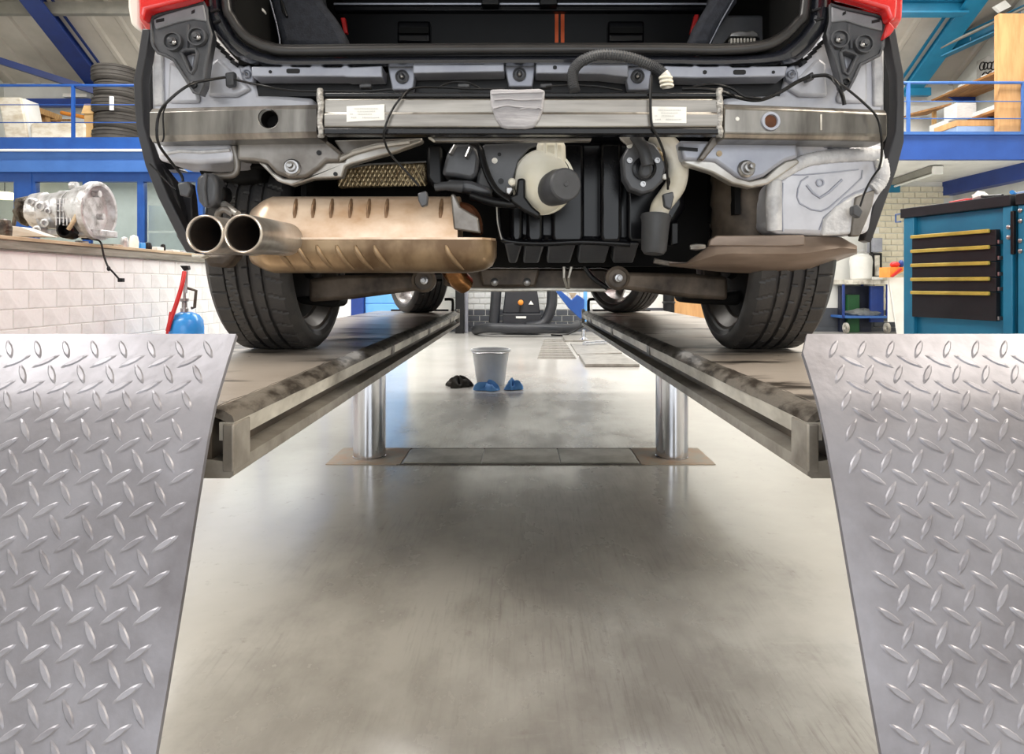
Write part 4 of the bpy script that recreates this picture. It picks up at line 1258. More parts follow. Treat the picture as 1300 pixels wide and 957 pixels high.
# suspension arms
for s in (-1, 1):
    if s < 0:
        a, b = P(398, 368, 1.98), P(548, 356, 1.92)
    else:
        a, b = P(918, 366, 1.98), P(775, 355, 1.92)
    d = (b - a)
    m = MB()
    m.loft([[a + d * k + Vector((0, y * w_, z * h_)) for y, z in ((-1, -1), (1, -1), (1, .8), (-1, 1))] for k, w_, h_ in ((0, .05, .034), (.3, .045, .036), (.85, .03, .026), (1.0, .028, .022))])
    arm = m.build('suspension_arm', m_arm, car, bevel=.012, seg=3)
    bx, by = (538, 356) if s < 0 else (784, 353)
    MB().lathe([(.001, -.02), (.034, -.02), (.034, .006), (.026, .01), (.026, .0), (.013, .0), (.013, .012), (.001, .012)], P(bx, by, 1.885), (0, -1, 0), 20).build('bush', m_arm, arm)
    MB().lathe([(.001, 0), (.011, 0), (.011, .012), (.006, .013), (.006, .03), (.001, .03)], P(bx + 1, by, 1.875), (0, -1, 0), 10).build('bush_bolt', m_steel, arm)
    bb = [(372, 377), (415, 374), (432, 381), (425, 391), (380, 386)]
    if s > 0:
        bb = [(866, 372), (905, 374), (944, 368), (940, 388), (890, 386), (868, 384)]
    MB().slab(bb, 1.98, .12).build('spring_seat', m_void, car, bevel=.012)

# ---- boot opening: lip, seal, interior
outer = [(252, -260), (258, -120), (261, 0), (265, 25), (280, 50), (300, 72), (323, 82), (360, 86), (480, 85), (660, 84), (840, 84.5), (914, 85.5), (994, 82), (1021, 71), (1046, 40), (1055, 6), (1058, -120), (1064, -260)]
inner = [(276, -260), (279, -120), (281, 0), (288, 25), (303, 49), (322, 62), (338, 68), (366, 73), (480, 72), (660, 71), (840, 71), (912, 72), (974, 68), (1000, 56), (1022, 34), (1030, 8), (1034, -120), (1038, -260)]
seal = [(283, -260), (285, -120), (287, 0), (294, 24), (309, 45), (327, 57), (342, 62), (368, 66), (480, 65), (660, 64), (840, 64), (910, 65), (965, 61), (992, 50), (1013, 30), (1022, 8), (1027, -120), (1030, -260)]


def cat(pts, sub=4):
    out = []
    m = len(pts)
    for i in range(m - 1):
        p0, p1, p2, p3 = [Vector(pts[k]) for k in (max(i - 1, 0), i, i + 1, min(i + 2, m - 1))]
        for k in range(sub):
            t_ = k / sub
            out.append(0.5 * ((2 * p1) + (p2 - p0) * t_ + (2 * p0 - 5 * p1 + 4 * p2 - p3) * t_ * t_ + (3 * p1 - p0 - 3 * p2 + p3) * t_ ** 3))
    out.append(Vector(pts[-1]))
    return out


oc, ic, sc_ = cat(outer), cat(inner), cat(seal)
rings = []
for o_, i_ in zip(oc, ic):
    md_ = (o_ * .35 + i_ * .65)
    rings.append([P(o_.x, o_.y, 1.64), P(o_.x, o_.y, 1.615), P((o_.x * 2 + i_.x) / 3, (o_.y * 2 + i_.y) / 3, 1.588), P(md_.x, md_.y, 1.585), P(i_.x, i_.y, 1.60), P(i_.x, i_.y, 1.64)])
lip = cp(MB().loft(rings), 'boot_lip', m_lip, smooth=50)
cp(MB().tube([P(p.x, p.y - 1, 1.597) for p in sc_], .0115, 10), 'boot_seal', m_seal, smooth=60)
cp(MB().tube([P(p.x, p.y - 5.5, 1.608) for p in sc_], .008, 8), 'inner_seal_lip', m_black, smooth=60)
for (px, py, ln) in ((1036, 13, 11), (1040, 25, 10), (273, 14, 10), (276, 28, 9)):
    cp(MB().tube([P(px - ln / 2, py + 1, 1.586), P(px + ln / 2, py - 2, 1.585)], .004, 6), 'lip_clip', m_black)
# boot interior
cp(MB().span((-.70, 1.66, 1.345), (.70, 2.7, 1.365)), 'boot_floor', m_void)
cp(MB().span((-.80, 2.7, 1.33), (.80, 2.74, 2.0)), 'seat_back', m_black)
cp(MB().span((-.80, 1.7, 1.965), (.80, 2.72, 1.985)), 'headliner', m_black)
for s in (-1, 1):
    cp(MB().span((s * .715, 1.68, 1.33), (s * .73, 2.72, 1.99)), 'boot_side_wall', m_void)
cp(MB().slab([(336, -120), (343, 0), (350, 32), (355, 48), (355, 60), (441, 60), (436, 42), (424, 20), (408, 0), (384, -120)], 1.90, .08), 'side_trim', m_fabric, .02, seg=3)
cp(MB().slab([(954, -120), (938, 0), (914, 34), (903, 60), (872, 60), (884, 30), (902, 0), (930, -120)], 1.88, .07), 'side_trim', m_fabric, .02, seg=3)
cp(MB().tube([P(341.5, -20, 1.893), P(343, 0, 1.893), P(351, 30, 1.893), P(355, 50, 1.893), P(355, 58, 1.893)], .0018, 5), 'trim_edge', m_sill)
cp(MB().tube([P(931, 0, 1.873), P(915, 28, 1.873), P(900, 58, 1.873)], .0018, 5), 'trim_edge', m_sill)
cp(MB().slab([(354, -5), (358, 0), (365, 20), (363, 22), (357, 14)], 1.89, .012), 'trim_pocket', m_black, .003)
cp(MB().tube([P(424, 5, 2.3), P(920, 5, 2.3)], .004, 5), 'ledge_strip', m_sill)
cp(MB().slab([(424, 5.5), (920, 5.5), (920, 14), (424, 14)], 2.31, .03), 'ledge', m_gblack, .004)
for px in (612, 686):
    cp(MB().pxbox(px - 1, -4, px + 22, 6, 2.27, .04), 'ledge_catch', m_black, .004)
for a, b in ((504, 546), (772, 818)):
    q = cp(MB().pxbox(a, 26, b, 54, 2.4, .05), 'seat_latch', m_gblack, .008)
    MB().pxbox(a + 2, 34, b - 2, 42, 2.385, .02).build('latch_slot', m_void, q, smooth=0)
for px in (704.5, 712):
    cp(MB().slab([(px, 18), (px + 4.5, 18), (px + 4.5, 58), (px, 58)], 2.45, .01), 'belt', m_orange, smooth=0)
cp(MB().slab([(432, 22), (438, 22), (441, 42), (436, 42)], 2.2, .02), 'red_trim', m_redpl, .003)
cp(MB().slab([(882, 18), (888, 18), (882, 42), (876, 42)], 2.2, .02), 'red_trim', m_redpl, .003)
q = cp(MB().slab([(319, 10), (331, 6), (334, 13), (322, 17)], 1.85, .03), 'white_connector', m_label, .003)
wire([(299, -10, 1.85), (306, 2, 1.85), (313, 6, 1.85), (320, 11, 1.85)], .004, 'connector_lead', m_green, q)
wire([(315, -10, 1.86), (317, 4, 1.86), (322, 10, 1.86)], .003, 'connector_lead', m_handle, q)
q = cp(MB().slab([(904, 26), (920, 18), (970, 18), (980, 42), (982, 60), (896, 60)], 1.98, .14), 'control_unit', m_plast, .01)
cn = cp(MB().slab([(926, 46), (929, 41), (940, 39), (948, 40), (956, 38), (963, 42), (963, 47)], 1.9, .06), 'connector_block', m_steel, .003)
for k in range(8):
    MB().pxbox(927.5 + k * 4.2, 48.5, 929.6 + k * 4.2, 56, 1.9, .02).build('connector_pin', m_flange, cn, smooth=0)
cp(MB().pxbox(926, 47, 965, 58, 1.915, .05), 'connector_base', m_black, .003)
cp(MB().slab([(983, 0), (990, 12), (994, 30), (998, 40), (1002, 20), (998, 0)], 1.95, .05), 'cable_cover', m_black, .01)
cp(MB().tube([P(985, 9, 1.93), P(989, 16, 1.93), P(990, 22, 1.93)], .004, 5), 'cable_clip', m_label)
cp(MB().slab([(1010, -4), (1014, -2), (1008, 6)], 1.8, .01), 'white_tag', m_label, smooth=0)

# ---- rear quarter panels
Lq = [(191, 44), (196, 24), (262, 6), (268, 40), (283, 58), (303, 80), (322, 92), (330, 118), (398, 124), (398, 180), (300, 182), (290, 200), (200, 200), (192, 178)]
Rq = [(1124, 46), (1120, 26), (1052, 8), (1047, 42), (1034, 60), (1012, 80), (996, 92), (992, 118), (918, 124), (918, 182), (1010, 182), (1016, 205), (1118, 200), (1124, 178)]
for pts in (Lq, Rq):
    cp(MB().slab(pts, 1.665, .10), 'quarter_panel', m_primer, .012, seg=3)
# raised seams and weld flanges on the panels
cp(MB().slab([(193, 62), (206, 64), (207, 132), (194, 134)], 1.655, .012), 'seam_flange', m_primerlt, .004)
cp(MB().slab([(1109, 66), (1122, 62), (1122, 134), (1110, 134)], 1.655, .012), 'seam_flange', m_primerlt, .004)
cp(MB().slab([(214, 76), (240, 92), (252, 122), (252, 130), (212, 130)], 1.652, .014), 'panel_swage', m_primer, .008)
cp(MB().slab([(1102, 76), (1076, 92), (1064, 122), (1064, 130), (1102, 130)], 1.652, .014), 'panel_swage', m_primer, .008)
cp(MB().slab([(266, 80), (276, 72), (300, 96), (318, 112), (300, 122), (262, 122)], 1.650, .016), 'panel_swage', m_primer, .01)
cp(MB().slab([(1050, 80), (1040, 72), (1016, 96), (1000, 112), (1016, 122), (1052, 122)], 1.650, .016), 'panel_swage', m_primer, .01)
# left lower box section
cp(MB().slab([(196, 181), (292, 181), (297, 196), (294, 205), (252, 208), (201, 204)], 1.60, .16), 'chassis_box', m_primer, .01, seg=3)
cp(MB().tube([P(205, 196, 1.597), P(228, 191.5, 1.597), P(256, 193, 1.597), P(292, 190.5, 1.597)], .004, 6), 'seam_bead', m_primerlt)
cp(MB().slab([(250, 206), (294, 203), (330, 206), (330, 228), (300, 232), (252, 222)], 1.72, .14), 'chassis_bottom', m_void, .01)
# notched slots along the corners of the boot lip
for k in range(5):
    for sgn in (0, 1):
        x_, y_ = 270 + k * 6.2, 49 + k * 6.6
        pts = [(x_, y_), (x_ + 5.5, y_ + 3.4), (x_ + 2.6, y_ + 7), (x_ - 3, y_ + 3.6)]
        if sgn:
            pts = [(1317 - a, b) for a, b in pts]
        cp(MB().slab(pts, 1.644, .02), 'slot_tab', m_black, smooth=0)

# ---- lamp brackets
Lb = [(192.6, 22.6), (205, 18), (240, 8), (259, 3.8), (262, 12), (263, 27), (268, 44), (262, 78), (258, 108), (253, 119), (246.5, 117), (236, 100), (221, 76), (210, 70), (201, 67), (195, 58), (193, 50)]
tri = [(230, 66), (236, 63), (249, 63), (250.5, 68), (247, 88), (243.5, 93), (240.5, 90)]
Rb = [(1054, 6), (1068, 10), (1110, 19), (1123, 24), (1121, 58), (1116, 70), (1104, 76), (1092, 82), (1085, 98), (1077, 113), (1070, 110), (1062, 80), (1051, 42), (1055, 26)]
trr = [(1067, 66), (1072, 64), (1084, 68), (1088, 71), (1080, 90), (1076, 95), (1072, 92)]
for pts, hole, bosses, slots in ((Lb, tri, ((221, 54), (252, 48)), ((203, 25, 10), (245, 14, 4))), (Rb, trr, ((1064, 51), (1095, 57)), ((1112, 26, 10), (1072, 16, 4)))):
    def sarea(q):
        return sum(q[k][0] * q[(k + 1) % len(q)][1] - q[(k + 1) % len(q)][0] * q[k][1] for k in range(len(q)))
    h2 = list(hole)
    if sarea(h2) * sarea(pts) > 0:
        h2.reverse()
    # join the hole to the outline at the nearest pair of corners
    _, i0, j0 = min(((pts[i][0] - h2[j][0]) ** 2 + (pts[i][1] - h2[j][1]) ** 2, i, j) for i in range(len(pts)) for j in range(len(h2)))
    key = pts[:i0 + 1] + h2[j0:] + h2[:j0 + 1] + pts[i0:]
    br = MB().slab(key, 1.585, .03).build('lamp_bracket', m_plast, car, smooth=0)
    MB().tube([P(x, y, 1.583) for x, y in hole + hole[:1]], .0045, 6).build('opening_rim', m_plast, br)
    MB().tube([P(x + (1.5 if x < 658 else -1.5) * 0, y, 1.584) for x, y in pts + pts[:1]], .0042, 6).build('edge_rib', m_plast, br)
    tpl = [(194, 25), (206, 19), (240, 9), (258, 5), (261, 20), (262, 27), (244, 24), (222, 29), (197, 37)]
    if bosses[0][0] > 600:
        tpl = [(1056, 8), (1068, 12), (1110, 21), (1121, 26), (1121, 39), (1096, 33), (1074, 26), (1056, 28)]
    MB().slab(tpl, 1.578, .02).build('top_plate', m_topplate, br, bevel=.003)
    hc = [(x * .55 + sum(q[0] for q in hole) / len(hole) * .45, y * .55 + sum(q[1] for q in hole) / len(hole) * .45) for x, y in hole]
    MB().slab(hc, 1.612, .05).build('recess_highlight', m_primer, br, bevel=.006, seg=3)  # silver bump added to lighten the recess behind the opening
    for bx, by in bosses:
        MB().lathe([(.001, -.01), (.022, -.01), (.022, .012), (.0185, .012), (.0185, .004), (.010, .004), (.010, .012), (.007, .013), (.006, .021), (.001, .022)], P(bx, by, 1.583), (0, -1, 0), 22).build('screw_boss', m_plast, br, smooth=30)
        MB().ell(P(bx, by, 1.561), (.005, .004, .005), 8, 6).build('screw_tip', m_steel, br)
    for sx, sy, hw in slots:
        MB().slab([(sx - hw / 2, sy), (sx + hw / 2, sy - 2.2), (sx + hw / 2, sy + 1.6), (sx - hw / 2, sy + 3.6)], 1.5765, .006).build('slot', m_black, br, smooth=0)
    ex, ey = ((246.5, 108) if bosses[0][0] < 600 else (1074, 104))
    MB().lathe([(.001, 0), (.008, 0), (.008, .006), (.005, .007), (.005, .001), (.001, .001)], P(ex, ey, 1.585), (0, -1, 0), 14).build('lower_eyelet', m_black, br)
    m1 = bosses[0]; m2 = bosses[1]
    MB().tube([P((m1[0] + m2[0]) / 2 + (2 if m1[0] < 600 else -2), 31, 1.583), P((m1[0] + m2[0]) / 2 + 1, 62, 1.583)], .004, 6).build('stiffener', m_plast, br)

# ---- arch liner strips at the outer edges
def strip(pl, pr, Y0, Y1, mat=m_strip, name='arch_strip', th=.035):
    rings = []
    n_ = len(pl)
    for i, ((ax_, ay_), (bx_, by_)) in enumerate(zip(pl, pr)):
        Yk = Y0 + (Y1 - Y0) * i / (n_ - 1)
        a_, b_ = P(ax_, ay_, Yk), P(bx_, by_, Yk)
        rings.append([a_, b_, b_ + Vector((0, th, 0)), a_ + Vector((0, th, 0))])
    return cp(MB().loft(rings), name, mat, .003)
strip([(180, 36), (175, 70), (169, 102), (170, 130), (173, 165), (184, 210), (200, 250), (219, 288), (235, 318)],
      [(190.5, 37), (186, 70), (180, 101), (181, 130), (183, 158), (196, 206), (214, 250), (234, 290), (250, 322)], 1.60, 1.72)
strip([(1126.5, 36), (1132, 66), (1138, 96), (1138.5, 130), (1136.5, 165), (1126, 206), (1112, 250), (1101, 290), (1097, 305)],
      [(1137, 35), (1142, 64), (1147.8, 94), (1148.5, 130), (1148, 180), (1139, 215), (1125, 255), (1112, 292), (1106, 308)], 1.60, 1.72)
strip([(191, 204), (204, 228), (216, 262), (224, 300), (236, 320)], [(199, 204), (218, 228), (229, 262), (234, 300), (244, 320)], 1.70, 1.80)
strip([(222, 232), (231, 252), (233, 276), (236, 300)], [(240, 232), (243, 252), (245, 276), (246, 300)], 1.76, 1.80)
strip([(184, 40), (183, 100), (184, 150), (192, 195), (205, 215)], [(198, 40), (194, 100), (194, 150), (202, 195), (226, 215)], 1.70, 1.74, m_black, 'liner_backing', .06)
strip([(1119, 44), (1121, 100), (1122, 150), (1124, 195), (1118, 215)], [(1130, 44), (1139, 100), (1139, 150), (1133, 195), (1127, 215)], 1.70, 1.74, m_black, 'liner_backing', .06)

# ---- sill flange, recess and mounts under the boot lip
cp(MB().slab([(322, 92), (996, 92), (990, 122), (328, 122)], 1.665, .05), 'recess_panel', m_black)
for pts, slots in (([(319, 84), (356, 84), (360, 82), (368, 82), (371, 84.5), (393, 84.5), (396, 82), (408, 82), (411, 85), (433, 85), (436, 82), (441, 82), (444, 85), (485, 83), (485, 98), (440, 98), (436, 97), (319, 97)], ((372, 90, 17), (343, 91, 4))),
                   ([(524, 80), (536, 79), (541, 81), (560, 81), (564, 78.5), (570, 79), (572, 81), (613, 81), (617, 77.5), (622, 80), (634, 79), (640, 78), (640, 91), (524, 93)], ()),
                   ([(680, 78), (690, 78), (696, 80), (712, 80), (730, 79), (758, 78), (790, 79), (798, 80), (798, 98), (764, 94), (680, 93)], ((704.5, 85.5, 5), (744, 81.5, 3))),
                   ([(843, 83), (878, 84), (882, 82), (888, 84), (910, 84), (914, 82.5), (926, 83), (930, 85), (950, 85), (955, 83.5), (962, 84), (1000, 83.5), (997, 97), (884, 99), (843, 98)], ((939, 91.5, 16), (895, 91.5, 5), (982, 91.5, 4)))):
    fl = cp(MB().slab(pts, 1.60, .06), 'sill_flange', m_sill, .003)
    for sx, sy, w_ in slots:
        h_ = 3 if w_ > 10 else w_ / 2
        m = MB().slab([(sx - w_ / 2, sy - h_ * .6), (sx - w_ / 2 + h_ * .7, sy - h_), (sx + w_ / 2 - h_ * .7, sy - h_), (sx + w_ / 2, sy - h_ * .6), (sx + w_ / 2, sy + h_ * .6), (sx + w_ / 2 - h_ * .7, sy + h_), (sx - w_ / 2 + h_ * .7, sy + h_), (sx - w_ / 2, sy + h_ * .6)], 1.5985, .01)
        m.build('slot', m_black, fl, smooth=0)
for a, b, y0, y1, mx, my in ((498, 524, 84, 114, 510.5, 97.5), (646, 676, 82, 110, 659.5, 94.5), (798, 824, 84, 114, 809.5, 97)):
    q = cp(MB().slab([(a - 6, y0), (b + 4, y0), (b, y1), (a, y1)], 1.625, .03), 'bumper_mount', m_sill, .003)
    stud(mx, my, 1.622, .0165, parent=car)
for px, py in ((313, 94), (1005, 94)):
    q = cp(MB().slab([(px - 10, py - 8), (px + 4, py - 12), (px + 9, py - 2), (px + 9, py + 10), (px + 2, py + 12), (px - 6, py + 6)], 1.635, .02), 'mount_ear', m_sill, .004)
    stud(px, py, 1.63, .010, m_sill)
for px in (463, 588, 693):
    cp(MB().slab([(px - 7, 106), (px + 8, 105), (px + 8, 111), (px - 7, 111.5)], 1.61, .02), 'wire_clip', m_plast, .003)
cp(MB().slab([(285, 92), (297, 90), (297, 108), (286, 110)], 1.62, .02), 'wire_clip', m_plast, .004)
cp(MB().slab([(1023, 96), (1033, 90), (1035, 100), (1024, 104)], 1.62, .02), 'wire_clip', m_plast, .004)

# ---- bumper beam
YBm = 1.50
zt_, zm_, zb_ = zf(122, YBm), zf(143, YBm), zf(163, YBm)
bp = [(YBm, zb_ + .004), (YBm, zm_ - .002), (YBm + .004, zm_), (YBm + .004, zt_ - .006), (YBm + .012, zt_), (YBm + .085, zt_), (YBm + .085, zb_), (YBm + .006, zb_)]
x0, x1 = P(411, 0, YBm).x, P(913, 0, YBm).x
bm_ = cp(MB().prism([(x0, y, z) for y, z in bp], (x1 - x0, 0, 0)), 'bumper_beam', m_beam, .003, seg=2)
for (a, b, hole) in (((190, 136, 179), (402, 131, 173.5), 340.5), ((1127, 137.5, 178.5), (919, 130, 175), None)):
    Ya, Yb = 1.545, 1.525
    dp = .085
    def ringx(px, t_, b_, Yk):
        c = .012
        p, q_ = P(px, t_, Yk), P(px, b_, Yk)
        return [p + Vector((0, c, 0)), p + Vector((0, 0, -c)), q_ + Vector((0, 0, c)), q_ + Vector((0, c, 0)), q_ + Vector((0, dp, 0)), p + Vector((0, dp, 0))]
    m = MB().loft([ringx(*a, Ya), ringx(*b, Yb)])
    if hole:
        cut = MB().tube([P(hole, 150.5, 1.3), P(hole, 150.5, 1.58)], 12 * 1.53 / F, 28)
        e_ = cp(m, 'crash_tube', m_beamend, .004, cut=cut)
        MB().ring([(.0012, .0), (.0205, .0), (.0205, .04), (.0195, .04), (.0195, .004), (.0012, .004)], P(hole, 150.5, 1.53) + Vector((0, .049, 0)), (0, -1, 0), 28).build('hole_shade_cup', m_void, e_)  # black cup added for the shade inside the hole
    else:
        e_ = cp(m, 'crash_tube', m_beamend, .004)
        MB().ring([(8.2 * 1.53 / F, -.002), (12 * 1.53 / F, -.002), (12.4 * 1.53 / F, .004), (11.5 * 1.53 / F, .008), (8.6 * 1.53 / F, .008), (8 * 1.53 / F, .004)], P(977.5, 154.5, 1.532), (0, -1, 0), 28).build('hole_collar', m_sill, e_)
        MB().lathe([(.001, 0), (8.2 * 1.53 / F, 0), (8.2 * 1.53 / F, .001), (.001, .001)], P(977.5, 154.5, 1.531), (0, -1, 0), 20).build('threaded_hole', m_tiprust, e_)
        MB().lathe([(.001, 0), (.005, 0), (.004, .002), (.001, .002)], P(936, 151, 1.527), (0, -1, 0), 14).build('white_dot', m_label, e_)
        MB().pxbox(1042, 145, 1043.5, 165, 1.533, .006).build('weld_line', m_flange, e_, smooth=0)
for px, wd in ((407, 4.5), (913, 4.5)):
    pts = [P(px + random.uniform(-1, 1), y, 1.505 + (.006 if i in (0, 9) else 0)) for i, y in enumerate((114, 120, 127, 133, 140, 147, 154, 160, 167, 174))]
    cp(MB().tube(pts, [wd * random.uniform(.75, 1.1) * 1.5 / F for _ in pts], 8, sub=4).jitter(.0008), 'weld_seam', m_weld, smooth=60)
# grey tape and labels
m = MB()
tp = [(622, 113), (636, 112.5), (660, 113), (684, 112), (692, 114), (691, 126), (689, 140), (684, 153), (678, 161), (668, 163), (645, 163), (636, 161), (629, 150), (623, 132)]
m.slab(tp, 1.489, .022)
cp(MB().span((x0, YBm - .001, zf(173, YBm) + .004), (x1, YBm + .03, zb_ + .001)), 'beam_underside_shade', m_gblack, .003)  # black strip added where the beam's underside is only in shade
cp(MB().span((x0, YBm + .004, zt_ - .002), (x1, YBm + .03, zf(116.5, YBm))), 'beam_top_dark_strip', m_gblack, .003)  # black strip added for the dark line along the beam's top
tpo = cp(m, 'tape_patch', m_tape, .005, label='crumpled grey tape patch on the middle of the beam')
for pts in ([(628, 127), (645, 125.5), (660, 127), (688, 126)], [(626, 138), (642, 134), (660, 136), (686, 138)], [(624, 119), (650, 118), (690, 117)], [(660, 139), (675, 136), (688, 139)]):
    wire([(x, y, 1.488) for x, y in pts], .0022, 'tape_crease', m_tape, tpo)
for (a, y0, b, y1, rot) in ((440, 133.5, 488, 153.5, -1.2), (827, 135.5, 871.5, 156, 0.3)):
    lb = cp(MB().slab([(a, y0 - rot), (b, y0 + rot), (b, y1 + rot), (a, y1 - rot)], YBm - .002, .003), 'paper_label', m_label, smooth=0, label='white sticker with faint grey print')
    m = MB()
    for k, (yy, xa, xb) in enumerate(((.16, .2, .85), (.34, .28, .8), (.52, .1, .2), (.52, .3, .7), (.74, .12, .3), (.74, .42, .88))):
        ya = y0 + (y1 - y0) * yy
        xx0, xx1 = a + (b - a) * xa, a + (b - a) * xb
        for j in range(int((xx1 - xx0) / 1.8)):
            m.pxbox(xx0 + j * 1.8, ya, xx0 + j * 1.8 + 1.1, ya + 1.6, YBm - .0025, .001)
    m.build('printed_lines', m_print, lb, kind='stuff', smooth=0)
cp(MB().slab([(544, 174), (752, 174.5), (750, 179), (552, 179.5)], 1.545, .02), 'beam_edge_strip', m_brackd, .002)
cp(MB().slab([(545, 171), (553, 178), (551, 180.5), (543, 175)], 1.54, .01), 'strip_tab', m_flange, .002)

# ---- chassis brackets below the beam
cp(MB().slab([(300, 178), (412, 176), (434, 194), (430, 206), (414, 204), (404, 214), (388, 225), (366, 226), (350, 220), (338, 207), (322, 204), (300, 203)], 1.60, .05), 'tow_bracket', m_brackd, .008, seg=3)
cp(MB().slab([(326, 204), (338, 208), (346, 218), (360, 226), (378, 227), (392, 224), (412, 206), (437, 205), (440, 198), (446, 196), (470, 188), (505, 180), (536, 174.5), (536, 180), (500, 193), (446, 208), (438, 211), (434, 225), (396, 227), (370, 235.5), (352, 230), (338, 216)], 1.615, .03), 'bracket_rim', m_brack, .004)
cp(MB().tube([P(428, 203, 1.61), P(450, 193, 1.61), P(480, 185, 1.61), P(520, 180, 1.61)], .007, 8), 'bracket_bar', m_brack)
cp(MB().slab([(424, 178), (534, 175), (532, 178), (500, 181), (450, 194), (436, 197)], 1.64, .03), 'bracket_gusset', m_brackd, .004)
cp(MB().slab([(862, 178), (1012, 181), (1014, 200), (998, 204), (986, 212), (970, 224), (952, 229), (934, 224), (918, 212), (908, 205), (868, 203)], 1.60, .05), 'tow_bracket', m_sill, .008, seg=3)
cp(MB().slab([(868, 203), (896, 203), (908, 205), (918, 212), (936, 225), (952, 229.5), (972, 225), (986, 212), (998, 204), (1012, 201), (1016, 206), (990, 224), (974, 234), (954, 238), (930, 233), (905, 219), (870, 208)], 1.61, .035), 'bracket_rim', m_brack, .004)
cp(MB().slab([(905, 173), (917, 175), (893, 204), (886, 202)], 1.585, .02), 'gusset', m_brackd, .004)
cp(MB().slab([(862, 186), (886, 188), (886, 192), (862, 190)], 1.595, .01), 'gusset_slot', m_black, smooth=0)
for px, py in ((370.5, 212.5), (948, 214)):
    q = MB().lathe([(.001, -.01), (.021, -.01), (.021, .0), (.017, .004), (.0165, .006), (.012, .0062), (.0115, .018), (.007, .019), (.0065, .034), (.001, .035)], P(px, py, 1.595), (.15 if px < 600 else .1, -1, 0.05), 16).build('tow_bolt', m_steel, car, smooth=30)
MB().lathe([(.001, 0), (.007, 0), (.007, .002), (.001, .002)], P(913, 195, 1.599), (0, -1, 0), 16).build('hole', m_woodlt, car)
MB().lathe([(.001, 0), (.006, 0), (.006, .002), (.001, .002)], P(405, 194, 1.599), (0, -1, 0), 16).build('hole', m_black, car)
MB().lathe([(.001, 0), (.005, 0), (.005, .003), (.001, .003)], P(426, 221, 1.614), (0, -1, 0), 12).build('hole', m_black, car)

# ---- large right rear panel with embossing
rp = cp(MB().slab([(978, 236), (990, 226), (1014, 208), (1040, 194), (1060, 184), (1122, 182), (1126, 198), (1125, 238), (1118, 248), (1110, 262), (1104, 296), (1060, 299), (984, 297), (974, 288), (975, 262)], 1.645, .12), 'rear_panel', m_primer, .016, seg=3)
cp(MB().tube([P(983, 231, 1.645), P(982, 262, 1.64), P(983, 292, 1.645)], [.018, .02, .018], 12, sub=4), 'panel_roll', m_primerlt, smooth=60)
def seam(pts, r0):
    pp = cat(pts, 11)
    q = MB().tube([P(p.x, p.y, 1.64) for p in pp], [r0 * (1 + .05 * math.sin(i * 2.6) + random.uniform(-.05, .05)) for i in range(len(pp))], 12, flat=.6)
    return cp(q, 'seam_sealer', m_primerlt, smooth=60)
seam([(978, 229), (992, 220), (1008, 211), (1026, 203), (1050, 199), (1080, 197), (1105, 196), (1119, 198)], .016)
seam([(1118, 203), (1121, 220), (1116, 233), (1108, 240)], .017)
def groove(pts, r_=.0022, mat=m_sill, Y=1.6445):
    return MB().tube([P(x, y, Y) for x, y in pts], r_, 6, sub=0).build('embossed_line', mat, rp)
groove([(1024, 235), (1032, 245), (1041, 251), (1052, 244), (1069, 228)], .0034, m_sill)
groove([(1012, 250), (1013, 240), (1017, 230), (1026, 224)])
groove([(1012, 250), (1015, 258), (1030, 266), (1042, 268), (1052, 264), (1075, 244), (1094, 226), (1095, 216)])
groove([(1040, 292), (1046, 276), (1058, 266), (1072, 252), (1086, 244), (1102, 238)])
groove([(994, 232), (993, 260), (994, 294)], .002)
groove([(1000, 222), (1020, 222), (1044, 220), (1090, 215)], .0018)
MB().ring([(.007, -.002), (.010, -.002), (.010, .003), (.007, .003)], P(1041, 232, 1.643), (0, -1, 0), 20).build('embossed_ring', m_sill, rp)
cp(MB().slab([(1046, 278), (1062, 262), (1088, 246), (1108, 242), (1104, 268), (1100, 296), (1044, 299)], 1.637, .02), 'lower_patch', m_primerlt, .006)
cp(MB().slab([(1086, 250), (1112, 240), (1108, 262), (1100, 282), (1092, 300), (1080, 300)], 1.632, .02), 'arch_flange', m_brackd, .004)
cp(MB().slab([(1046, 182), (1086, 182), (1082, 186), (1066, 188), (1050, 186)], 1.642, .02), 'grommet', m_sill, .004)

# dark round drum behind the right panel
cp(MB().lathe([(.001, -.12), (.09, -.12), (.10, -.1), (.095, -.06), (.1, -.05), (.095, 0), (.1, .01), (.095, .06), (.1, .08), (.09, .12), (.001, .12)], P(950, 264, 1.82), (0, 0, 1), 26), 'right_silencer', m_arm)
# undertray
rings = []
for k in range(13):
    q = k / 12
    px = 850 + (1088 - 850) * q
    top = 334 - 35 * min(1, max(0, (q - .12) / .16)) ** .7 + (0 if q < .9 else (q - .9) * 130)
    low = 337 + 10 * math.sin(math.pi * min(.5, q * 1.1)) - (0 if q < .72 else (q - .72) * 88)
    mid = (top + low) / 2
    rings.append([P(px, top, 1.72), P(px, top + 1, 1.66), P(px, mid - 1, 1.645), P(px, (mid + low) / 2, 1.67), P(px, low, 1.78), P(px, low - 3, 1.80), P(px, mid - 3, 1.72)])
cp(MB().loft(rings), 'undertray', m_tray, smooth=60)
cp(MB().slab([(902, 304), (910, 299), (1020, 298), (1022, 300), (1022, 311), (998, 313), (900, 312)], 1.648, .02), 'undertray_flange', m_tray, .003)
cp(MB().tube([P(830, 331, 1.74), P(862, 336, 1.74), P(890, 334, 1.72), P(905, 328, 1.68)], .007, 8, sub=4), 'undertray_edge', m_brackd)
cp(MB().tube([P(876, 314, 1.66), P(884, 313.5, 1.66), P(895, 313, 1.66)], [.006, .009, .006], 8, sub=3), 'drain_valve', m_steel)

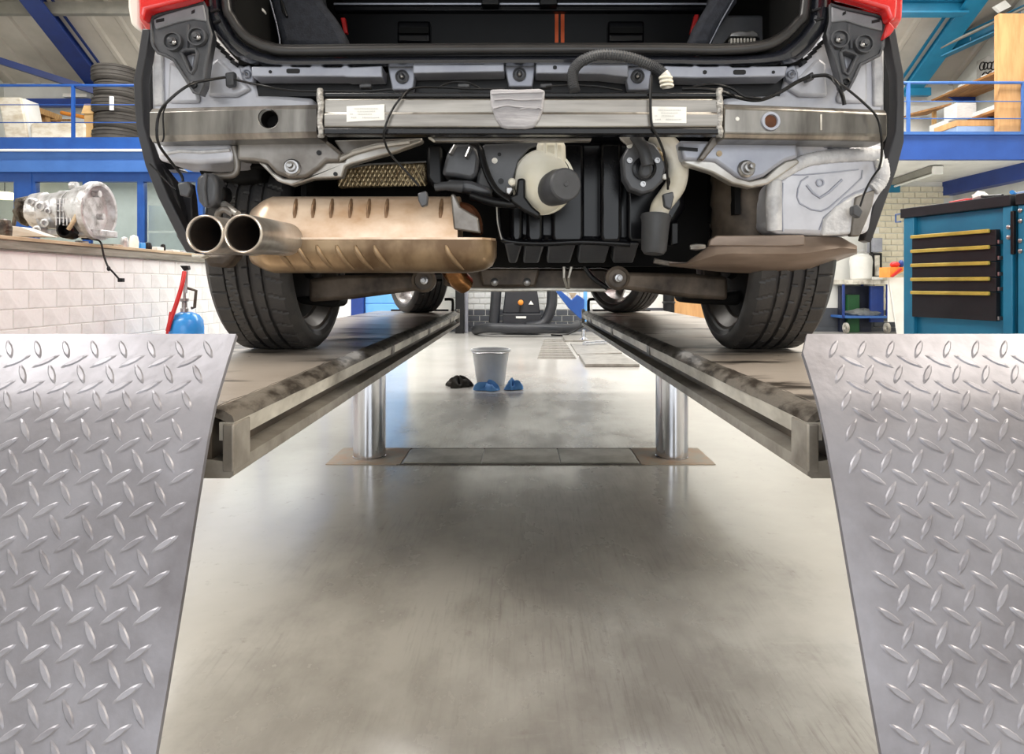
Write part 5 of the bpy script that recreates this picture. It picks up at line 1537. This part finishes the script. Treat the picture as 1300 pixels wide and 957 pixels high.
# ---- exhaust
Ymf = 1.655
xa, xb = P(312, 0, 1.62).x, P(629, 0, 1.60).x
zc_, hz = .908, .108
def mring(x, ky, kz, bump_=0):
    out = []
    for k in range(36):
        a = 2 * math.pi * k / 36
        c_, s_ = math.cos(a), math.sin(a)
        e = 2 / 2.6
        out.append(Vector((x, Ymf + (.075 * ky + bump_) * math.copysign(abs(c_) ** e, c_), zc_ + ((hz if s_ > 0 else .080) * kz + bump_) * math.copysign(abs(s_) ** e, s_))))
    return out
rib_px = [398, 421, 444, 466, 489, 566]
ribs_x = [P(p, 0, 1.56).x for p in rib_px]
rs_ = [mring(xa, .35, .45), mring(xa + .01, .65, .74), mring(xa + .04, .9, .93)]
xs_ = []
x = xa + .06
while x < xb - .07:
    xs_.append(x); x += .008
for x in xs_:
    bmp = 0
    for rx in ribs_x:
        if abs(x - rx) < .013:
            bmp = 0
    rg_ = mring(x, 1, 1)
    rb_ = mring(x, 1, 1, bmp)
    rs_.append([(rb_[k_] if 18 <= k_ or 3 < k_ < 14 else rg_[k_]) for k_ in range(36)])
rs_ += [mring(xb - .06, .99, .99), mring(xb - .03, .93, .92), mring(xb - .01, .75, .78), mring(xb, .5, .52)]
m = MB()
upper, lower = MB(), MB()
# split into the two pressed shells along the seam
for half, mbb in ((1, upper), (0, lower)):
    hr = []
    for r_ in rs_:
        if half and r_[0].x > P(581, 0, 1.58).x:
            continue
        pts = r_[0:19] if half else [r_[(18 + k) % 36] for k in range(19)]
        hr.append(pts)
    mbb.loft(hr, closed=True)
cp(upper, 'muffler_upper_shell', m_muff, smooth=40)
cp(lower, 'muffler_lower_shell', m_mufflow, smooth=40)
def mY(py, X0=1.6):
    z = CH - (py - CY) * X0 / F
    h_ = hz if z > zc_ else .080
    q = min(1, abs(z - zc_) / h_)
    return Ymf - .075 * (1 - q ** 2.6) ** (1 / 2.6)
for px in (375, 398, 421, 445, 468, 491, 560):
    MB().tube([P(px + (k - 2) * -.5, 253 + k * 6, mY(253 + k * 6) + .001) for k in range(5)], [.003, .0055, .006, .0055, .003], 8).build('stamped_rib', m_stamp, bpy.data.objects['muffler_upper_shell'], smooth=60)
for px in (352, 378, 402, 427, 451, 475, 566):
    MB().tube([P(px + (k ** 1.6) * 1.7, 311 + k * 6.2, mY(311 + k * 6.2) + .0005) for k in range(6)], [.003, .006, .0065, .0065, .0055, .003], 8, sub=2).build('stamped_rib', m_mufflow, bpy.data.objects['muffler_lower_shell'], smooth=60)
cp(MB().loft([[Vector((r_[18].x, r_[18].y - .008, zc_ - .0025)), Vector((r_[18].x, r_[18].y - .008, zc_ + .0025)), Vector((r_[18].x, r_[18].y + .02, zc_ + .0025)), Vector((r_[18].x, r_[18].y + .02, zc_ - .0025))] for r_ in rs_]), 'muffler_seam', m_muff, smooth=0)
def pipe(cx_, cy_, r_, Yf, Yb, name):
    c0 = P(cx_, cy_, Yf)
    c1 = Vector((c0.x + .012, Yb, c0.z + .004))
    d = c1 - c0
    L_ = d.length
    prof = [(r_ * .90, .001), (r_ * .97, 0.0), (r_, .002), (r_ * .985, L_ * .5), (r_ * .97, L_), (r_ * .84, L_), (r_ * .86, L_ * .5), (r_ * .90, .004), (r_ * .90, .001)]
    q = cp(MB().ring(prof[:-1], c0, d, 48), name, m_tip, smooth=40)
    MB().ring([(r_ * 1.0, .002), (r_ * .99, -.003), (r_ * .94, -.0045), (r_ * .89, -.003), (r_ * .88, .002)], c0, d, 48).build('rolled_lip', m_tiplip, q, smooth=60)
    MB().ring([(r_ * .89, .006), (r_ * .86, L_ * .4), (r_ * .835, L_ * .72), (.0015, L_ * .72), (.0015, L_ * .70), (r_ * .82, L_ * .70), (r_ * .845, L_ * .4), (r_ * .875, .006)], c0, d, 40).build('bore', m_soot, q, smooth=40)
    return q
pipe(260.5, 297, 24.5 * 1.36 / F, 1.36, 1.62, 'tailpipe')
pipe(309, 296.5, 25 * 1.36 / F, 1.36, 1.64, 'tailpipe')
c0 = P(309, 296.5, 1.36)
cp(MB().lathe([(.039, 0), (.043, .006), (.043, .02), (.034, .05), (.001, .05)], (c0.x + .012, 1.625, c0.z + .004), (.05, 1, 0), 32), 'pipe_collar', m_tiprust)
cp(MB().tube([P(563, 318, 1.9), P(570, 336, 1.91), P(580, 352, 1.93), P(590, 361, 1.96)], [.033, .032, .031, .029], 16, sub=4), 'front_pipe', m_pipe, smooth=60)
cp(MB().slab([(572, 246), (577, 246), (584, 262), (607, 276), (610, 296), (576, 291), (574, 270)], 1.575, .03), 'muffler_strap', m_brackd, .004)
cp(MB().tube([P(582, 264, 1.66), P(596, 268, 1.65), P(604, 280, 1.64), P(605, 296, 1.63)], .016, 8, sub=3), 'muffler_inlet', m_tiprust)
# hanger
hg = cp(MB().slab([(249, 226), (253, 220), (266, 219), (273, 222), (276, 234), (275, 252), (270, 262), (258, 264), (251, 256), (248, 240)], 1.575, .05), 'exhaust_hanger', m_plast, .01, seg=3)
MB().tube([P(261, 220, 1.572), P(259, 240, 1.570), P(262, 262, 1.572)], .004, 6).build('hanger_rib', m_plast, hg)
cp(MB().slab([(270, 232), (284, 236), (286, 250), (280, 258), (270, 260)], 1.60, .05), 'hanger_block', m_black, .01)
cp(MB().tube([P(270, 224, 1.61), P(292, 223, 1.61), P(300, 218, 1.61), P(301, 205, 1.61), P(297, 186, 1.61)], .0085, 8, sub=4), 'hanger_rod', m_brackd, smooth=60)
cp(MB().tube([P(278, 256, 1.62), P(286, 260, 1.61), P(302, 272, 1.58)], .0085, 8, sub=3), 'hanger_rod', m_brack, smooth=60)
cp(MB().tube([P(276, 278, 1.6), P(278, 269, 1.59), P(286, 266, 1.59), P(296, 272, 1.59)], .008, 8, sub=3), 'hanger_loop', m_brackd, smooth=60)
cp(MB().slab([(256, 322), (300, 322), (285, 340), (262, 338)], 1.66, .06), 'pipe_bracket', m_arm, .01)
cp(MB().slab([(243, 323), (262, 324), (254, 328), (243, 327)], 1.60, .03), 'tip_bracket', m_flange, .002)
# heat shield
cp(MB().slab([(428, 224), (440, 213), (470, 209), (541, 206), (541, 234), (428, 238)], 1.80, .03), 'heat_shield', m_shield, .006)
m = MB()
for k in range(-3, 24):
    for sg in (1, -1):
        q0, q1 = (430 + k * 5.5, 236), (430 + k * 5.5 + sg * 14, 209)
        if min(q0[0], q1[0]) < 430 or max(q0[0], q1[0]) > 540:
            continue
        m.tube([P(*q0, 1.797 + .001 * sg), P(*q1, 1.797 + .001 * sg)], .0026, 5)
m.build('shield_weave', m_weave, bpy.data.objects['heat_shield'], kind='stuff')
cp(MB().tube([P(428, 223, 1.79), P(442, 213, 1.79), P(470, 208.5, 1.79), P(541, 205.5, 1.79)], .003, 6), 'shield_edge', m_steel)

# ---- tub, pump, tank, filler pipe
tub = cp(MB().slab([(646, 176), (872, 176), (872, 262), (850, 300), (838, 312), (646, 306)], 1.80, .25), 'wheel_well_tub', m_gblack, .02, seg=3)
for a, b, dY in ((648, 664, .02), (668, 690, .03), (700, 742, .04), (762, 790, .05), (796, 842, .035)):
    cp(MB().slab([(a, 180), (b, 180), (b, 300), (b - 3, 308), (a + 3, 308), (a, 300)], 1.80 - dY, .05), 'tub_rib', m_gblack, .01, seg=3)
for k, (a, b) in enumerate(((640, 664), (666, 692), (696, 732), (736, 776), (780, 812))):
    cp(MB().prism([P(a, 309, 1.76), P(b, 309, 1.76), P(b - 8, 334, 1.88), P(a - 2 if k else a + 6, 334, 1.88)], (0, .06, .02)), 'tub_bottom_rib', m_plast, .006)
cp(MB().tube([P(632, 262, 1.77), P(633, 285, 1.77), P(637, 302, 1.77), P(650, 307, 1.77), P(690, 309, 1.765), P(740, 307, 1.76), P(800, 310, 1.76)], .008, 8, sub=3), 'tub_rim', m_gblack, smooth=60)
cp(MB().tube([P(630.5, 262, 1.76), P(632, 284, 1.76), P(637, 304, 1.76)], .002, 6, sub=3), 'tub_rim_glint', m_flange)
# carbon canister with clips
cn = cp(MB().slab([(566, 198), (571, 186), (580, 182), (597, 182), (606, 188), (609, 200), (606, 222), (598, 228), (578, 224), (560, 222)], 1.64, .12), 'charcoal_canister', m_plast, .016, seg=3)
for a, b in (((578, 185), (572, 196)), ((597, 188), (592, 200))):
    MB().tube([P(*a, 1.634), P(*b, 1.626)], .0055, 8).build('spring_clip', m_steel, cn)
cp(MB().slab([(541, 184), (562, 182), (564, 240), (548, 236), (541, 226)], 1.70, .12), 'canister_box', m_black, .01)
cp(MB().slab([(567, 227), (598, 229), (622, 238), (626, 247), (600, 244), (572, 240)], 1.63, .06), 'canister_foot', m_plast, .012, seg=3)
cp(MB().tube([P(552, 238, 1.62), P(566, 236, 1.62), P(586, 237, 1.63)], [.009, .011, .016], 10, sub=3), 'canister_nozzle', m_hose, smooth=60)
cp(MB().slab([(606, 222), (611, 208), (616, 214), (624, 232), (626, 243), (604, 236)], 1.645, .05), 'canister_side', m_hose, .008)
cp(MB().tube([P(598, 181, 1.625), P(609, 188, 1.615), P(613, 203, 1.61), P(620, 224, 1.605), P(631, 242, 1.605), P(648, 254, 1.605)], .0075, 8, flat=1.6, sub=4), 'canister_strap', m_black, smooth=60)
cp(MB().tube([P(598, 248, 1.63), P(625, 256, 1.62), P(650, 259, 1.615), P(662, 257, 1.61)], .011, 8, sub=3), 'canister_bar', m_black, smooth=60)
bk = cp(MB().slab([(610, 187), (616, 183), (698, 180), (672, 188), (658, 204), (652, 226), (650, 244), (642, 250), (632, 243), (621, 222), (614, 202)], 1.645, .012), 'tank_bracket', m_plast, .003)
for px, py, r_ in ((628, 204, .006), (634, 196, .004), (636, 230, .006)):
    MB().lathe([(.001, 0), (r_, 0), (r_ * 1.2, .001), (.001, .001)], P(px, py, 1.644), (0, -1, 0), 14).build('hole', m_flange if px < 635 and r_ > .004 else m_black, bk)
tk = cp(MB().ell(P(689, 231, 1.66), (.070, .075, .079), 28, 18), 'washer_tank', m_tank)
MB().slab([(681, 178), (718, 178), (719, 206), (704, 212), (684, 210)], 1.625, .08).build('tank_neck', m_tank, tk, bevel=.012)
MB().ring([(.076, -.004), (.082, -.004), (.082, .004), (.076, .004)], P(689, 231, 1.668), (-.35, -1, .1), 36).build('tank_seam', m_tank, tk)
for px in (692, 706):
    MB().tube([P(px, 180, 1.62), P(px, 203, 1.618)], .004, 6).build('neck_rib', m_tank, tk)
cc = P(718, 234, 1.53)
cp(MB().lathe([(.040, -.09), (.042, -.04), (.040, -.035), (.038, 0.0), (.034, .004), (.006, .004), (.005, .006), (.001, .006)], cc, (.32, -1, .0), 28), 'tank_cap', m_plast, smooth=30)
cp(MB().slab([(657, 228), (659, 226), (666, 226), (667, 229), (667, 250), (676, 262), (687, 271), (684, 277), (664, 267), (650, 257), (646, 250), (655, 246)], 1.595, .03), 'tank_hook', m_black, .005)
cp(MB().lathe([(.001, 0), (.009, 0), (.009, .012), (.005, .016), (.001, .016)], P(651, 232, 1.60), (-.2, -1, .1), 14), 'white_plug', m_tank)
cp(MB().slab([(642, 237), (650, 237), (652, 240), (647, 248), (642, 245)], 1.60, .02), 'metal_clip', m_steel, .003)
# black motor disc
md = cp(MB().slab([(790 + 0, 200), (796, 188), (802, 178), (816, 176), (832, 182), (842, 196), (846, 212), (842, 230), (830, 242), (816, 246), (800, 240), (792, 226)], 1.645, .05), 'pump_disc', m_plast, .006, seg=2)
MB().lathe([(.001, -.01), (.030, -.01), (.029, .006), (.022, .008), (.020, .004), (.001, .004)], P(818, 214, 1.64), (0, -1, 0), 24).build('pump_hub', m_gblack, md)
MB().slab([(811, 222), (815, 206), (822, 203), (828, 208), (828, 222), (820, 228)], 1.615, .03).build('pump_nozzle', m_hose, md, bevel=.008)
for px, py in ((799, 204), (834, 204), (816, 234)):
    MB().lathe([(.001, 0), (.007, 0), (.007, .006), (.004, .006), (.004, .001), (.001, .001)], P(px, py, 1.645), (0, -1, 0), 12).build('screw', m_steel, md)
for px, py in ((799, 185), (844, 224.5)):
    MB().lathe([(.001, 0), (.007, 0), (.0065, .008), (.004, .01), (.001, .01)], P(px, py, 1.644), (0, -1, 0), 14).build('white_cap', m_label, md)
cp(MB().tube([P(806, 172, 1.62), P(814, 184, 1.61), P(820, 200, 1.605), P(822, 210, 1.605)], .015, 10, sub=4), 'pump_hose', m_hose, smooth=60)
cp(MB().slab([(786, 172), (806, 175), (806, 182), (796, 184), (788, 177)], 1.63, .01), 'pump_bracket', m_brack, .002)
cp(MB().tube([P(832, 170, 1.70), P(846, 182, 1.69), P(858, 198, 1.68), P(861, 216, 1.675), P(857, 236, 1.67), P(846, 252, 1.665), P(838, 264, 1.66), P(835, 284, 1.66)], [.027, .026, .026, .026, .026, .025, .024, .022], 18, sub=5), 'filler_pipe', m_pipew, smooth=60)
cp(MB().tube([P(824, 184, 1.66), P(836, 190, 1.65), P(843, 204, 1.645)], .004, 6, sub=3), 'pipe_bracket_wire', m_shield)
sl = cp(MB().lathe([(.028, 0), (.036, 0), (.038, .006), (.036, .012), (.0345, .02), (.031, .088), (.024, .098), (.001, .1)], P(833, 273, 1.66), (-.09, -.12, -1), 24), 'filler_sleeve', m_hose, smooth=40)
cp(MB().slab([(852, 282), (862, 282), (862, 310), (852, 312)], 1.79, .05), 'tub_side', m_black, .004)

# ---- corrugated hose
pts = cat([(730, 116), (727, 104), (728, 90), (738, 78), (758, 70), (782, 70), (806, 75), (826, 83), (838, 90), (846, 99)], 14)
cp(MB().tube([P(p.x, p.y, 1.50 + .03 * (i / len(pts))) for i, p in enumerate(pts)], [(.0128 if (i // 1) % 2 else .0108) for i in range(len(pts))], 12), 'corrugated_hose', m_hose, smooth=20)
rg = cp(MB().tube([P(842, 94, 1.515), P(846, 100, 1.515), P(848, 112, 1.52)], .013, 12, sub=3), 'hose_end_sleeve', m_flange)
for k in range(3):
    p = P(845 + k * .9, 99 + k * 5, 1.515)
    MB().ring([(.012, -.003), (.0155, -.002), (.0155, .002), (.012, .003)], p, (.1, 0, -1), 18).build('sleeve_ring', m_tank, rg)

# ---- wiring
W_ = lambda pts, r=.0024, Y=1.52: wire([(p[0], p[1], p[2] if len(p) > 2 else Y) for p in pts], r, 'wire', m_black, car)
W_([(286, 98, 1.6), (262, 102, 1.57), (240, 108, 1.53), (218, 124, 1.52), (203, 142, 1.52), (199, 165, 1.52), (202, 184, 1.53), (216, 204, 1.56), (230, 222, 1.58), (232, 230, 1.58)], .0032)
W_([(297, 101, 1.58), (330, 108, 1.57), (370, 115, 1.55), (420, 116, 1.56), (462, 116, 1.56), (498, 113, 1.56)], .0026)
W_([(211, 133), (207, 146), (208, 172), (206, 180)], .002)
W_([(640, 113, 1.53), (598, 113, 1.55), (560, 111, 1.55), (525, 112, 1.52), (509, 124, 1.49), (496, 143, 1.488), (488, 165, 1.488), (488, 178, 1.5), (496, 196, 1.52), (516, 218, 1.53), (532, 236, 1.53)], .0026)
W_([(556, 112, 1.56), (568, 106, 1.57), (588, 104, 1.57), (602, 108, 1.57), (612, 114, 1.56)], .0024)
W_([(693, 110, 1.58), (720, 108, 1.57), (760, 110, 1.57), (790, 115, 1.57)], .0024)
W_([(827, 96, 1.5), (826, 118, 1.49), (826, 140, 1.488), (828, 160, 1.49), (836, 176, 1.5), (843, 195, 1.52), (847, 222, 1.55), (848, 240, 1.58)], .0030)
W_([(866, 113, 1.56), (890, 113, 1.55), (915, 116, 1.55), (938, 124, 1.56), (964, 127, 1.56), (990, 117, 1.57), (1012, 104, 1.58), (1028, 97, 1.58)], .0045)
W_([(880, 110, 1.56), (905, 107, 1.55), (928, 112, 1.55), (944, 122, 1.55), (966, 125, 1.55)], .003)
W_([(1030, 97, 1.58), (1050, 96, 1.57), (1062, 106, 1.55), (1069, 120, 1.55), (1072, 133, 1.55)], .0045)
W_([(1052, 98, 1.57), (1074, 112, 1.54), (1098, 132, 1.52), (1114, 150, 1.52), (1119, 176, 1.52), (1119, 200, 1.56), (1116, 214, 1.6)], .0028)
W_([(1116, 214, 1.6), (1106, 228, 1.6), (1098, 244, 1.6), (1092, 262, 1.6)], .0026)
W_([(190, 208, 1.6), (204, 222, 1.6), (218, 236, 1.6), (224, 240, 1.6)], .0022)
def plug(pts, Y, lab=None):
    q = cp(MB().slab(pts, Y, .02), 'plug', m_plast, .003)
    return q
plug([(225, 233), (238, 230), (242, 240), (238, 250), (228, 248)], 1.575)
plug([(530, 245), (541, 242), (543, 250), (542, 260), (535, 263), (531, 255)], 1.525)
plug([(842, 246), (855, 243), (856, 250), (852, 266), (844, 262)], 1.58)
plug([(1083, 262), (1090, 259), (1096, 268), (1092, 277), (1083, 272)], 1.595)
W_([(848, 238, 1.58), (850, 232, 1.575), (849, 226, 1.56)], .0018)
cp(MB().tube([P(1116, 205, 1.6), P(1119, 200, 1.6), P(1116, 212, 1.6)], .007, 8), 'white_sleeve', m_label)
cp(MB().tube([P(716, 338, 2.0), P(716, 352, 2.0), P(720, 366, 2.05)], .004, 6), 'brake_pipe', m_flange)
cp(MB().tube([P(726, 336, 2.0), P(722, 352, 2.0), P(722, 366, 2.05)], .004, 6), 'brake_pipe', m_flange)
cp(MB().tube([P(742, 338, 2.0), P(752, 352, 2.0), P(772, 366, 1.98)], .008, 8, sub=3), 'brake_hose', m_black)
